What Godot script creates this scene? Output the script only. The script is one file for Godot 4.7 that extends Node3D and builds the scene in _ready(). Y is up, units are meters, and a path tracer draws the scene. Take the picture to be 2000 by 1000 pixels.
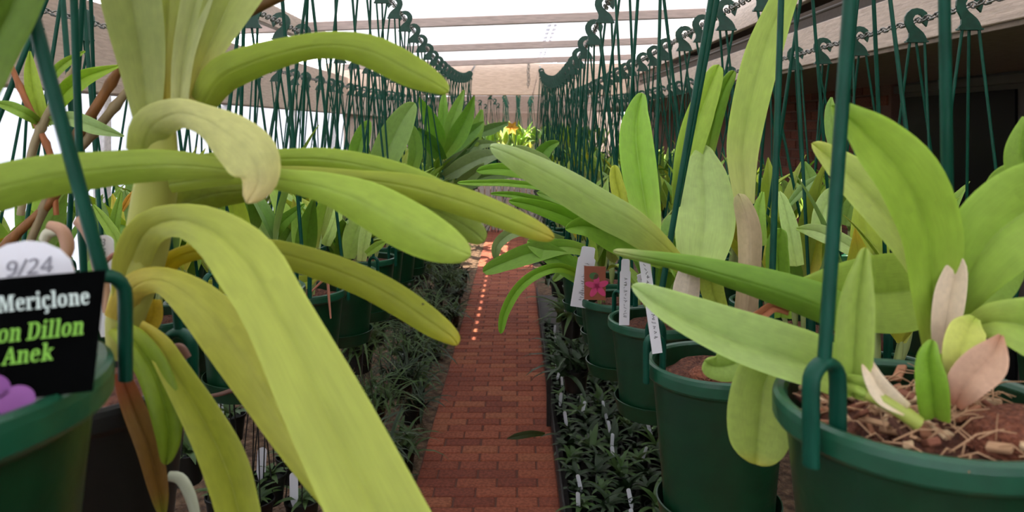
extends Node3D
# Orchid shade house: brick path between rows of green pots hung from chains under a translucent roof.

const F := 1450.0     # focal length in pixels of a 2000 x 1000 frame
const CX := 1010.0
const CY := 250.0
const EYE := 1.75
var used := {}
var M := {}
var leaf_lib := []
var long_lib := []
var rng := RandomNumberGenerator.new()

# ---------------------------------------------------------------- naming
func known(key: String, label: String) -> Node3D:
	var o: Node3D = special[key]
	o.set_meta("label", label)
	return o

func numbered(called: String) -> String:
	var n: int = used.get(called, 0)
	used[called] = n + 1
	return called if n == 0 else "%s_%03d" % [called, n]

func tag(o: Node, label: String, category := "", group := "", kind := "") -> Node:
	if label: o.set_meta("label", label)
	if category: o.set_meta("category", category)
	if group: o.set_meta("group", group)
	if kind: o.set_meta("kind", kind)
	return o

func thing(called: String, where: Vector3, label := "", category := "", group := "") -> Node3D:
	var o := Node3D.new()
	o.name = numbered(called)
	add_child(o)
	o.position = where
	tag(o, label, category, group)
	return o

func part(called: String, mesh: Mesh, mat: Material, parent: Node, t := Transform3D()) -> MeshInstance3D:
	var o := MeshInstance3D.new()
	o.name = called if parent != self else numbered(called)
	o.mesh = mesh
	o.material_override = mat
	o.transform = t
	parent.add_child(o, true)
	return o

func struct(called: String, mesh: Mesh, mat: Material, where := Vector3.ZERO) -> MeshInstance3D:
	var o := part(called, mesh, mat, self, Transform3D(Basis(), where))
	o.set_meta("kind", "structure")
	return o

func at(px: float, py: float, z: float) -> Vector3:
	return Vector3((px - CX) / F * z, EYE - (py - CY) / F * z, -z)

const ACROSS := [-1.0, -0.82, -0.5, -0.2, -0.05, 0.0, 0.05, 0.2, 0.5, 0.82, 1.0]
const FEW := [-1.0, -0.6, -0.08, 0.0, 0.08, 0.6, 1.0]
const ORD := ["first", "second", "third", "fourth", "fifth", "sixth", "seventh", "eighth", "ninth", "tenth", "eleventh", "twelfth"]
func nth(i: int) -> String:
	return ORD[i]

# ---------------------------------------------------------------- mesh helpers
func lin(h: String) -> Color:
	return Color(h).srgb_to_linear()

func grid_mesh(v: PackedVector3Array, n: PackedVector3Array, uv: PackedVector2Array, c: PackedColorArray, ix: PackedInt32Array) -> ArrayMesh:
	# front faces run clockwise; flip if the middle triangle says otherwise
	var k := (ix.size() / 6) * 3
	var g := (v[ix[k + 1]] - v[ix[k]]).cross(v[ix[k + 2]] - v[ix[k]])
	if g.dot(n[ix[k]]) > 0.0:
		for i in range(0, ix.size(), 3):
			var s := ix[i + 1]
			ix[i + 1] = ix[i + 2]
			ix[i + 2] = s
	var a := []
	a.resize(Mesh.ARRAY_MAX)
	a[Mesh.ARRAY_VERTEX] = v
	a[Mesh.ARRAY_NORMAL] = n
	if uv.size(): a[Mesh.ARRAY_TEX_UV] = uv
	if c.size(): a[Mesh.ARRAY_COLOR] = c
	a[Mesh.ARRAY_INDEX] = ix
	var m := ArrayMesh.new()
	m.add_surface_from_arrays(Mesh.PRIMITIVE_TRIANGLES, a)
	return m

func catmull(p0, p1, p2, p3, t: float):
	return 0.5 * (2.0 * p1 + (p2 - p0) * t + (2.0 * p0 - 5.0 * p1 + 4.0 * p2 - p3) * t * t + (3.0 * p1 - p0 - 3.0 * p2 + p3) * t * t * t)

func smooth_list(a: Array, n: int) -> Array:
	var out := []
	var last := a.size() - 1
	for i in n:
		var f := float(i) / (n - 1) * last
		var k := mini(int(f), last - 1)
		out.append(catmull(a[maxi(k - 1, 0)], a[k], a[k + 1], a[mini(k + 2, last)], f - k))
	return out

# A leaf: spine P, unit side vectors S, half widths W. Two skins that meet at a thin edge.
func leaf_mesh(P: Array, S: Array, W: Array, fold: float, thick: float, cols: Array, fine := true) -> ArrayMesh:
	var us: Array = ACROSS if fine else FEW
	var K: int = us.size() - 1
	var N := P.size()
	var v := PackedVector3Array(); var nn := PackedVector3Array(); var uv := PackedVector2Array(); var cc := PackedColorArray()
	var ix := PackedInt32Array()
	for skin in 2:
		var pos := []
		for i in N:
			var T: Vector3 = (P[mini(i + 1, N - 1)] - P[maxi(i - 1, 0)]).normalized()
			var s: Vector3 = (S[i] - T * S[i].dot(T)).normalized()
			var nrm := T.cross(s).normalized()
			var row := []
			for j in K + 1:
				var u: float = us[j]
				var w: float = maxf(W[i], 0.0002)
				var lift := fold * w * (sqrt(u * u + 0.003) - 0.05)
				var half := thick * 0.5 * sqrt(maxf(0.0, 1.0 - pow(absf(u), 7.0))) * minf(1.0, w / (thick * 2.0))
				# a shallow groove along the midrib on one skin and a keel on the other
				var groove := thick * 0.55 * exp(-pow(u / 0.09, 2.0))
				row.append(P[i] + s * (u * w) + nrm * (lift + (half - groove if skin == 0 else -half - groove)))
			pos.append(row)
		var base := v.size()
		for i in N:
			var t := float(i) / (N - 1)
			var col: Color = cols[0].lerp(cols[1], smoothstep(0.0, 0.38, t)) if cols.size() > 1 else cols[0]
			if cols.size() > 2: col = col.lerp(cols[2], smoothstep(0.72, 1.0, t))
			for j in K + 1:
				var u: float = us[j]
				var du: Vector3 = pos[i][mini(j + 1, K)] - pos[i][maxi(j - 1, 0)]
				var dv: Vector3 = pos[mini(i + 1, N - 1)][j] - pos[maxi(i - 1, 0)][j]
				var q := dv.cross(du).normalized()
				v.append(pos[i][j])
				nn.append(q if skin == 0 else -q)
				uv.append(Vector2(u * 0.5 + 0.5, t * 2.0))
				var k := 1.0 - 0.1 * exp(-pow(u / 0.06, 2.0)) + 0.1 * smoothstep(0.8, 1.0, absf(u))
				cc.append(Color(col.r * k, col.g * k, col.b * k))
		var tri := PackedInt32Array()
		for i in N - 1:
			for j in K:
				var a := base + i * (K + 1) + j
				var b := a + K + 1
				if skin == 0:
					tri.append_array([a, b, a + 1, a + 1, b, b + 1])
				else:
					tri.append_array([a, a + 1, b, a + 1, b + 1, b])
		ix.append_array(tri)
	# make the normals agree with the outside: skin 0 looks along T x s
	var mid := (N / 2) * (K + 1) + K / 2
	var T2: Vector3 = P[N / 2 + 1] - P[N / 2 - 1]
	if nn[mid].dot(T2.cross(S[N / 2])) < 0.0:
		for i in nn.size(): nn[i] = -nn[i]
	return grid_mesh(v, nn, uv, cc, ix)

# A leaf laid out from stations [px, py, half width px, distance, optional tilt]
func traced_leaf(parent: Node3D, st: Array, cols: Array, fold := 0.35, thick := 0.0022, called := "leaf", n := 32, mat: Material = null) -> MeshInstance3D:
	var c := []; var w := []; var tl := []
	for s in st:
		c.append(at(s[0], s[1], s[3]))
		w.append(s[2] / F * s[3])
		tl.append(float(s[4]) if s.size() > 4 else 0.0)
	var k := w.size()
	var before: float = w[k - 2]
	var round_off := 0.8 if before > 0.78 * w[k - 3] else 0.4
	c = smooth_list(c, n); w = smooth_list(w, n); tl = smooth_list(tl, n)
	if thick > 0.0021 and st[-1][2] <= 6:      # thick leaves end in a rounded tip
		for i in n:
			var f := float(i) / (n - 1) * (k - 1) - (k - 2)
			if f > 0.0: w[i] = lerpf(w[i], before * sqrt(1.0 - f * f), round_off)
	var P := []; var S := []
	var eye := Vector3(0, EYE, 0)
	for i in n: P.append(c[i] - parent.position)
	for i in n:
		var T: Vector3 = (c[mini(i + 1, n - 1)] - c[maxi(i - 1, 0)]).normalized()
		var look: Vector3 = (c[i] - eye).normalized()
		var s := T.cross(look).normalized()
		S.append(s.rotated(T, tl[i]))
		w[i] = maxf(w[i], 0.0004) / maxf(0.35, cos(tl[i]))
	var cl := []
	for h in cols: cl.append(lin(h) * 1.22)
	return part(called, leaf_mesh(P, S, w, fold, thick, cl), mat if mat else M.leaf, parent)

# A tube through points with radii
func tube_mesh(pts: Array, radii: Array, sides := 8, color := Color(0, 0, 0, 0), n := 0) -> ArrayMesh:
	if n:
		pts = smooth_list(pts, n); radii = smooth_list(radii, n)
	var v := PackedVector3Array(); var nn := PackedVector3Array(); var cc := PackedColorArray(); var ix := PackedInt32Array(); var uv := PackedVector2Array()
	var N := pts.size()
	var up := Vector3(0.123, 0.3, 1).normalized()
	for i in N:
		var T: Vector3 = (pts[mini(i + 1, N - 1)] - pts[maxi(i - 1, 0)]).normalized()
		var a := T.cross(up)
		if a.length() < 0.05: a = T.cross(Vector3(1, 0.2, 0))
		a = a.normalized()
		var b := T.cross(a)
		up = a.cross(T)
		var r: float = radii[mini(i, radii.size() - 1)]
		for j in sides + 1:
			var d := a * cos(TAU * j / sides) + b * sin(TAU * j / sides)
			v.append(pts[i] + d * r); nn.append(d); uv.append(Vector2(float(j) / sides, float(i) / N * 3.0))
			cc.append(color)
	for i in N - 1:
		for j in sides:
			var a := i * (sides + 1) + j
			ix.append_array([a, a + sides + 1, a + 1, a + 1, a + sides + 1, a + sides + 2])
	for e in 2:   # caps
		var c0 := v.size()
		var k := 0 if e == 0 else N - 1
		var T: Vector3 = (pts[0] - pts[1]).normalized() if e == 0 else (pts[N - 1] - pts[N - 2]).normalized()
		v.append(pts[k]); nn.append(T); cc.append(color); uv.append(Vector2.ZERO)
		for j in sides + 1:
			v.append(v[k * (sides + 1) + j]); nn.append(T); cc.append(color); uv.append(Vector2.ZERO)
		for j in sides:
			ix.append_array([c0, c0 + 1 + j, c0 + 2 + j] if e == 0 else [c0, c0 + 2 + j, c0 + 1 + j])
	return grid_mesh(v, nn, uv, cc if color.a > 0.0 else PackedColorArray(), ix)

# Lathe a profile of Vector2(radius, y)
func lathe(profile: Array, seg := 40) -> ArrayMesh:
	var v := PackedVector3Array(); var nn := PackedVector3Array(); var ix := PackedInt32Array(); var uv := PackedVector2Array()
	for i in profile.size() - 1:      # hard edges between segments are softened by small chamfers in the profiles
		var p: Vector2 = profile[i]; var q: Vector2 = profile[i + 1]
		var d := (q - p).normalized()
		var base := v.size()
		for j in seg + 1:
			var a := TAU * j / seg
			var n := Vector3(d.y * cos(a), -d.x, d.y * sin(a))
			for e in [p, q]:
				v.append(Vector3(e.x * cos(a), e.y, e.x * sin(a))); nn.append(n); uv.append(Vector2(float(j) / seg, e.y))
		for j in seg:
			var a := base + j * 2
			ix.append_array([a, a + 1, a + 2, a + 2, a + 1, a + 3])
	return grid_mesh(v, nn, uv, PackedColorArray(), ix)

func box(size: Vector3, bevel := 0.003) -> ArrayMesh:
	# chamfered box
	var st := SurfaceTool.new()
	st.begin(Mesh.PRIMITIVE_TRIANGLES)
	st.set_smooth_group(-1)
	var h := size * 0.5
	var b := minf(bevel, minf(h.x, minf(h.y, h.z)) * 0.45)
	var quads := []
	for ax in 3:
		for s in [-1.0, 1.0]:
			var q := []
			for c in [[-1, -1], [1, -1], [1, 1], [-1, 1]]:
				var p := Vector3()
				p[ax] = s * h[ax]
				p[(ax + 1) % 3] = c[0] * (h[(ax + 1) % 3] - b)
				p[(ax + 2) % 3] = c[1] * (h[(ax + 2) % 3] - b)
				q.append(p)
			quads.append(q)
	for ax in 3:       # edges along ax
		for s1 in [-1.0, 1.0]:
			for s2 in [-1.0, 1.0]:
				var q := []
				for e in [[-1.0, 0], [1.0, 0], [1.0, 1], [-1.0, 1]]:
					var p := Vector3()
					p[ax] = e[0] * (h[ax] - b)
					p[(ax + 1) % 3] = s1 * (h[(ax + 1) % 3] - (0.0 if e[1] == 0 else b))
					p[(ax + 2) % 3] = s2 * (h[(ax + 2) % 3] - (b if e[1] == 0 else 0.0))
					q.append(p)
				quads.append(q)
	for q in quads:
		tri(st, q[0], q[1], q[2]); tri(st, q[0], q[2], q[3])
	for x in [-1.0, 1.0]:
		for y in [-1.0, 1.0]:
			for z in [-1.0, 1.0]:
				tri(st, Vector3(x * h.x, y * (h.y - b), z * (h.z - b)), Vector3(x * (h.x - b), y * h.y, z * (h.z - b)), Vector3(x * (h.x - b), y * (h.y - b), z * h.z))
	st.generate_normals()
	return st.commit()

func tri(st: SurfaceTool, a: Vector3, b: Vector3, c: Vector3, from := Vector3.ZERO) -> void:
	# outward faces for a shape that contains «from»; clockwise
	if (b - a).cross(c - a).dot((a + b + c) / 3.0 - from) > 0.0:
		var s := b; b = c; c = s
	st.add_vertex(a); st.add_vertex(b); st.add_vertex(c)

func extrude(poly: PackedVector2Array, depth: float) -> ArrayMesh:
	var st := SurfaceTool.new()
	st.begin(Mesh.PRIMITIVE_TRIANGLES)
	st.set_smooth_group(-1)
	var ids := Geometry2D.triangulate_polygon(poly)
	var cw := Geometry2D.is_polygon_clockwise(poly)
	for f in [1.0, -1.0]:
		for i in range(0, ids.size(), 3):
			var p := []
			for k in 3:
				var q := poly[ids[i + k]]
				p.append(Vector3(q.x, q.y, f * depth * 0.5))
			var g: Vector3 = (p[1] - p[0]).cross(p[2] - p[0])
			if g.z * f > 0.0:
				var s = p[1]; p[1] = p[2]; p[2] = s
			for q in p: st.add_vertex(q)
	for i in poly.size():
		var a := poly[i]; var b := poly[(i + 1) % poly.size()]
		var A := Vector3(a.x, a.y, depth * 0.5); var B := Vector3(b.x, b.y, depth * 0.5)
		var C := Vector3(b.x, b.y, -depth * 0.5); var D := Vector3(a.x, a.y, -depth * 0.5)
		if cw:
			for q in [A, B, C, A, C, D]: st.add_vertex(q)
		else:
			for q in [A, C, B, A, D, C]: st.add_vertex(q)
	st.generate_normals()
	return st.commit()

# ---------------------------------------------------------------- materials
func noise(freq: float, kind := FastNoiseLite.TYPE_SIMPLEX_SMOOTH, oct := 4, sd := 1) -> FastNoiseLite:
	var f := FastNoiseLite.new()
	f.noise_type = kind; f.frequency = freq; f.fractal_octaves = oct; f.seed = sd
	return f

func ntex(f: FastNoiseLite, lo: Color, hi: Color, normal := false, size := 256, bump := 4.0) -> NoiseTexture2D:
	var t := NoiseTexture2D.new()
	t.width = size; t.height = size; t.seamless = true; t.noise = f
	if normal:
		t.as_normal_map = true; t.bump_strength = bump
	else:
		var g := Gradient.new()
		g.set_color(0, lo); g.set_color(1, hi)
		t.color_ramp = g
	return t

func mat(hex: String, rough := 0.6, metal := 0.0) -> StandardMaterial3D:
	var m := StandardMaterial3D.new()
	m.albedo_color = Color(hex); m.roughness = rough; m.metallic = metal
	return m

func tri_tex(m: StandardMaterial3D, t: Texture2D, scale: Vector3, nm: Texture2D = null, ns := 0.5, world := true) -> StandardMaterial3D:
	m.uv1_triplanar = true; m.uv1_world_triplanar = world; m.uv1_scale = scale
	m.albedo_texture = t
	if nm:
		m.normal_enabled = true; m.normal_texture = nm; m.normal_scale = ns
	return m

func vein_image() -> ImageTexture:
	var f := noise(0.9, FastNoiseLite.TYPE_SIMPLEX, 2, 5)
	var g := noise(0.02, FastNoiseLite.TYPE_SIMPLEX, 3, 9)
	var im := Image.create(128, 256, false, Image.FORMAT_RGB8)
	for y in 256:
		for x in 128:
			var k := 0.965 + 0.03 * f.get_noise_2d(x * 0.55, y * 0.012) + 0.035 * g.get_noise_2d(x * 1.3, y)
			im.set_pixel(x, y, Color(k, k * 0.995, k * 0.97))
	return ImageTexture.create_from_image(im)

func make_materials() -> void:
	var veins := vein_image()
	for tint in [["leaf", "ffffff"], ["leaf_deep", "c8dcc0"], ["leaf_pale", "f4f8dc"], ["leaf_warm", "fff0b4"], ["leaf_grey", "d4dcd8"]]:
		var m := mat(tint[1], 0.42)
		m.vertex_color_use_as_albedo = true
		m.albedo_texture = veins
		m.backlight_enabled = true
		m.backlight = Color(0.9, 0.9, 0.66)
		m.metallic_specular = 0.4
		M[tint[0]] = m
	var grass := mat("7d9a58", 0.5)
	grass.backlight_enabled = true; grass.backlight = Color(0.35, 0.4, 0.25)
	M.grass = grass; grass.albedo_color = Color("3f5c2a")
	M.grass_deep = mat("263c1e", 0.5)
	M.grass_dry = mat("54492f", 0.7)
	M.cane = mat("ffffff", 0.55); M.cane.vertex_color_use_as_albedo = true
	tri_tex(M.cane, ntex(noise(0.03), Color(0.8, 0.8, 0.8), Color(1, 1, 1)), Vector3(14, 3, 14))
	var wavy := ntex(noise(0.02, FastNoiseLite.TYPE_SIMPLEX, 3, 3), Color(), Color(), true, 256, 2.0)
	var dirt := ntex(noise(0.012, FastNoiseLite.TYPE_SIMPLEX, 4, 8), Color(0.78, 0.8, 0.78), Color(1, 1, 1))
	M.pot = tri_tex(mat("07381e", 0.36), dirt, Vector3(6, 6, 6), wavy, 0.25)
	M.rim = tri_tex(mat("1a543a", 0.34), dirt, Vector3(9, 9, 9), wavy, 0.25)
	M.black_pot = tri_tex(mat("0c110e", 0.5), dirt, Vector3(6, 6, 6), wavy, 0.2)
	M.hanger = tri_tex(mat("0f4c3a", 0.4), dirt, Vector3(20, 4, 20))
	M.hanger.metallic_specular = 0.3
	M.hook = tri_tex(mat("134a38", 0.4), dirt, Vector3(12, 12, 12))
	M.steel = tri_tex(mat("9a9792", 0.38, 0.85), dirt, Vector3(30, 30, 30))
	M.bark = tri_tex(mat("8a5840", 0.9), ntex(noise(0.05, FastNoiseLite.TYPE_CELLULAR, 3, 2), Color(0.35, 0.25, 0.2), Color(1, 1, 1)), Vector3(12, 12, 12), ntex(noise(0.06, FastNoiseLite.TYPE_CELLULAR, 3, 4), Color(), Color(), true, 256, 8.0), 1.0)
	M.chip = [mat("7a4a35", 0.85), mat("9c6a4c", 0.85), mat("b58f6c", 0.85), mat("5a3527", 0.9), mat("c9ad88", 0.85)]
	M.fibre = tri_tex(mat("9d6247", 0.95), ntex(noise(0.08, FastNoiseLite.TYPE_SIMPLEX, 4, 6), Color(0.5, 0.4, 0.35), Color(1, 1, 1)), Vector3(9, 9, 9), ntex(noise(0.09, FastNoiseLite.TYPE_SIMPLEX, 4, 7), Color(), Color(), true, 256, 10.0), 1.0)
	M.sheath = mat("ffffff", 0.7); M.sheath.vertex_color_use_as_albedo = true; M.sheath.albedo_texture = veins
	M.sheath.backlight_enabled = true; M.sheath.backlight = Color(0.5, 0.45, 0.38)
	M.root = mat("ffffff", 0.6); M.root.vertex_color_use_as_albedo = true
	M.label = mat("e9eaee", 0.45); M.label.backlight_enabled = true; M.label.backlight = Color(0.25, 0.25, 0.25)
	M.yellow_label = mat("c79a2c", 0.45)
	M.ink = mat("4a4a50", 0.7)
	M.card = mat("050606", 0.6); M.card.metallic_specular = 0.08
	# timber
	var grain := ntex(noise(0.03, FastNoiseLite.TYPE_SIMPLEX, 4, 11), Color(0.86, 0.86, 0.86), Color(1, 1, 1))
	var grain_n := ntex(noise(0.04, FastNoiseLite.TYPE_SIMPLEX, 4, 12), Color(), Color(), true, 256, 3.0)
	M.cream = tri_tex(mat("c6b2a0", 0.6), grain, Vector3(6, 7, 0.8), grain_n, 0.5)
	M.cream_across = tri_tex(mat("ae9a8b", 0.6), grain, Vector3(0.8, 7, 6), grain_n, 0.35)
	M.seam = mat("6c5a4a", 0.8)
	M.rafter = tri_tex(mat("cbb8ae", 0.7), grain, Vector3(0.8, 6, 6))
	# translucent corrugated sheet
	M.sheet = mat("f7f6fa", 0.5); M.sheet.backlight_enabled = true; M.sheet.backlight = Color(0.56, 0.56, 0.575)
	M.wall_sheet = mat("f2f4fa", 0.6); M.wall_sheet.backlight_enabled = true; M.wall_sheet.backlight = Color(0.98, 0.99, 1.0)
	# ground
	M.soil = tri_tex(mat("8a6f54", 0.95), ntex(noise(0.02, FastNoiseLite.TYPE_SIMPLEX, 5, 21), Color(0.45, 0.4, 0.36), Color(1, 1, 1)), Vector3(2.2, 2.2, 2.2), ntex(noise(0.05, FastNoiseLite.TYPE_SIMPLEX, 5, 22), Color(), Color(), true, 256, 9.0), 1.0)
	M.mortar = tri_tex(mat("6e4436", 0.95), grain, Vector3(8, 8, 8))
	M.brick = []
	var bt := ntex(noise(0.03, FastNoiseLite.TYPE_SIMPLEX, 5, 31), Color(0.72, 0.7, 0.68), Color(1.0, 1.0, 1.0))
	var bn := ntex(noise(0.08, FastNoiseLite.TYPE_SIMPLEX, 4, 32), Color(), Color(), true, 256, 4.0)
	for h in ["ac5f42", "a0553c", "b46446", "964e38", "b86e4c", "a65a40"]:
		M.brick.append(tri_tex(mat(h, 0.85), bt, Vector3(5, 5, 5), bn, 0.5))
	M.wall_brick = []
	for h in ["7a4432", "6c3c2e", "844c38"]:
		M.wall_brick.append(tri_tex(mat(h, 0.9), bt, Vector3(5, 5, 5), bn, 0.5))
	M.wall_mortar = tri_tex(mat("74564a", 0.95), grain, Vector3(8, 8, 8))
	M.soffit = tri_tex(mat("8c7c6c", 0.8), grain, Vector3(2, 2, 2))
	M.gutter = tri_tex(mat("4a4038", 0.6), grain, Vector3(3, 3, 3))
	M.glass = mat("0e1014", 0.3); M.glass.metallic_specular = 0.2
	M.frame = mat("4c463f", 0.6)
	M.iron = tri_tex(mat("3a3634", 0.7, 0.3), dirt, Vector3(8, 8, 8))
	M.fence = tri_tex(mat("e6e0dc", 0.6), grain, Vector3(4, 4, 4))
	M.orange = mat("e2a02c", 0.5); M.orange.backlight_enabled = true; M.orange.backlight = Color(0.5, 0.4, 0.2)

# ---------------------------------------------------------------- shared shapes
var SH := {}
func make_shapes() -> void:
	# pot, rim radius 0.1, rim top at y = 0, base at y = -0.19
	SH.pot = lathe([Vector2(0.0, -0.186), Vector2(0.074, -0.186), Vector2(0.077, -0.183), Vector2(0.0795, -0.15), Vector2(0.0925, -0.024), Vector2(0.0945, -0.02), Vector2(0.0945, -0.004), Vector2(0.0915, -0.004), Vector2(0.0895, -0.03), Vector2(0.075, -0.17), Vector2(0.0, -0.17)], 44)
	SH.rim = lathe([Vector2(0.0945, -0.021), Vector2(0.1005, -0.019), Vector2(0.1022, -0.0165), Vector2(0.1024, -0.006), Vector2(0.1015, -0.0015), Vector2(0.0985, 0.0005), Vector2(0.094, -0.0005), Vector2(0.0918, -0.003), Vector2(0.0916, -0.012)], 48)
	SH.saucer = lathe([Vector2(0.0, -0.2), Vector2(0.07, -0.2), Vector2(0.08, -0.197), Vector2(0.0885, -0.166), Vector2(0.0885, -0.1645), Vector2(0.0865, -0.164), Vector2(0.079, -0.192), Vector2(0.0, -0.194)], 40)
	# bark surface with lumps
	var pr := RandomNumberGenerator.new(); pr.seed = 4
	var st := SurfaceTool.new(); st.begin(Mesh.PRIMITIVE_TRIANGLES)
	var ring := []
	for r in 7:
		var row := []
		for j in 24:
			var a := TAU * j / 24
			row.append(Vector3(cos(a) * 0.0152 * r, -0.022 + pr.randf_range(-0.006, 0.007) - (0.004 if r == 6 else 0.0), sin(a) * 0.0152 * r))
		ring.append(row)
	for r in 6:
		for j in 24:
			var k := (j + 1) % 24
			for q in [[r, j], [r, k], [r + 1, k], [r, j], [r + 1, k], [r + 1, j]]:
				st.add_vertex(ring[q[0]][q[1]])
	st.generate_normals()
	SH.mix = st.commit()
	SH.rod = tube_mesh([Vector3.ZERO, Vector3(0, 1, 0)], [1.0], 7)
	# hook plate: a comma-shaped plate, opening to +x
	var hp := PackedVector2Array()
	for q in [[1503, 130], [1510, 105], [1503, 88], [1490, 79], [1475, 76], [1460, 79], [1448, 89], [1441, 101], [1440, 114], [1444, 128], [1450, 139], [1453, 148], [1452, 160], [1446, 168], [1446, 173], [1504, 173], [1504, 168], [1500, 157], [1493, 146], [1482, 136], [1472, 128], [1465, 118], [1464, 107], [1470, 97], [1480, 94], [1489, 99], [1492, 108], [1491, 118]]:
		hp.append(Vector2(q[0] - 1475, 172 - q[1]) * 0.00093)
	SH.hook = extrude(hp, 0.006)
	var bp := PackedVector2Array()
	for p in [Vector2(-0.029, -0.003), Vector2(0.029, -0.003), Vector2(0.029, 0.0012), Vector2(-0.029, 0.0012)]: bp.append(p)
	SH.hook_foot = extrude(bp, 0.016)
	# clip: an arch in the x-y plane, outer leg at +x, straddling the rim at x = 0
	var arch := []
	for y in [-0.024, -0.01, 0.01, 0.024]: arch.append(Vector3(0.0125, y, 0))
	for k in range(1, 10): arch.append(Vector3(cos(PI * k / 10.0) * 0.0125, sin(PI * k / 10.0) * 0.0135 + 0.028, 0))
	for y in [0.024, 0.01, -0.004, -0.014]: arch.append(Vector3(-0.0125, y, 0))
	var cm := tube_mesh(arch, [0.0042], 9)
	SH.clip = cm
	# chain link
	var loop := []
	for k in 15:
		var a := TAU * k / 14.0
		loop.append(Vector3(signf(cos(a)) * 0.0055 + cos(a) * 0.0062, sin(a) * 0.0066, 0) * 1.25 if absf(cos(a)) > 0.01 else Vector3(cos(a) * 0.0062, sin(a) * 0.0066, 0) * 1.25)
	SH.link = tube_mesh(loop, [0.0023], 6)
	# plant tags
	SH.tag = tag_mesh(0.016, 0.12, 0.0008)
	SH.wire = tube_mesh([Vector3(0.066, 0, 0), Vector3(0.02, 0.32, 0), Vector3(0.0, 0.5, 0)], [0.0015], 5)
	SH.tag_wide = tag_mesh(0.032, 0.125, 0.0008)
	SH.tag_small = tag_mesh(0.019, 0.095, 0.0008)
	SH.small_pot = lathe([Vector2(0.0, -0.078), Vector2(0.034, -0.078), Vector2(0.036, -0.075), Vector2(0.044, -0.008), Vector2(0.047, -0.007), Vector2(0.0475, 0.0), Vector2(0.045, 0.001), Vector2(0.043, -0.004), Vector2(0.041, -0.016), Vector2(0.0, -0.017)], 20)
	SH.bulb = bulb_mesh()
	# leaf library: broad cattleya leaves and strap leaves
	var lr := RandomNumberGenerator.new(); lr.seed = 17
	for k in 12:
		leaf_lib.append(free_leaf(lr.randf_range(0.17, 0.28), lr.randf_range(0.026, 0.037), lr.randf_range(0.0, 0.35), lr.randf_range(0.1, 0.7), lr.randf_range(0.25, 0.5), 0, lr))
	for k in 8:
		long_lib.append(free_leaf(lr.randf_range(0.2, 0.36), lr.randf_range(0.015, 0.022), lr.randf_range(0.2, 0.9), lr.randf_range(0.9, 2.0), lr.randf_range(0.45, 0.7), 1, lr))

func tag_mesh(w: float, h: float, d: float) -> ArrayMesh:
	var p := PackedVector2Array()
	for k in 9:
		var a := PI * k / 8.0
		p.append(Vector2(cos(a) * w * 0.5, h - w * 0.4 + sin(a) * w * 0.4))
	for q in [Vector2(-w * 0.5, h * 0.3), Vector2(-w * 0.12, 0), Vector2(w * 0.12, 0), Vector2(w * 0.5, h * 0.3)]: p.append(q)
	return extrude(p, d)

func bulb_mesh() -> ArrayMesh:
	return tube_mesh([Vector3(0, -0.01, 0), Vector3(0.001, 0.02, 0), Vector3(0.003, 0.06, 0.003), Vector3(0.004, 0.1, 0.004), Vector3(0.004, 0.125, 0.004)], [0.005, 0.007, 0.011, 0.008, 0.005], 8, lin("97a562"), 9)

func free_leaf(L: float, w: float, th: float, bend: float, fold: float, kind: int, lr: RandomNumberGenerator) -> ArrayMesh:
	var n := 11
	var P := [Vector3.ZERO]; var S := []; var W := []
	var side := lr.randf_range(-0.25, 0.25)
	for i in n:
		var t := float(i) / (n - 1)
		var a := th + bend * t * t
		if i: P.append(P[i - 1] + Vector3(side * t * 0.4, cos(a), sin(a)).normalized() * L / (n - 1))
		S.append(Vector3(1, 0, side * 0.5 * t).normalized())
		var prof := sin(PI * pow(t, 0.62) * 0.985 + 0.02) if kind == 0 else (1.0 - pow(t, 5.0)) * (0.75 + 0.5 * t * (1.0 - t))
		W.append(w * maxf(0.03, prof) if t > 0.0 else w * 0.25)
	var pal = [["b4c060", "9cbc4c", "a8c254"], ["a4b45c", "8cb048", "9cb858"], ["c4c470", "b0c25c", "c4c05c"], ["a4bc80", "9cbc6c", "acc478"]][lr.randi() % 4]
	return leaf_mesh(P, S, W, fold, 0.0018, [lin(pal[0]) * 1.25, lin(pal[1]) * 1.25, lin(pal[2]) * 1.25], false)

# ---------------------------------------------------------------- pots and hangers
func add_pot(root: Node3D, scale := 1.0, black := false, drop := Vector3.ZERO, saucer := true) -> void:
	var t := Transform3D(Basis().scaled(Vector3.ONE * scale), drop)
	var body := part("pot_body", SH.pot, M.black_pot if black else M.pot, root, t)
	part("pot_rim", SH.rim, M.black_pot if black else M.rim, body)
	if saucer: part("saucer", SH.saucer, M.black_pot if black else M.pot, root, t)
	part("potting_mix", SH.mix, M.bark, root, t)

func add_leaf(root: Node3D, mesh: Mesh, m: Material, where: Vector3, yaw: float, lean: float, sc: float) -> void:
	var b := Basis(Vector3.UP, yaw) * Basis(Vector3.RIGHT, lean) * Basis().scaled(Vector3.ONE * sc)
	part("leaf", mesh, m, root, Transform3D(b, where))

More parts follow.
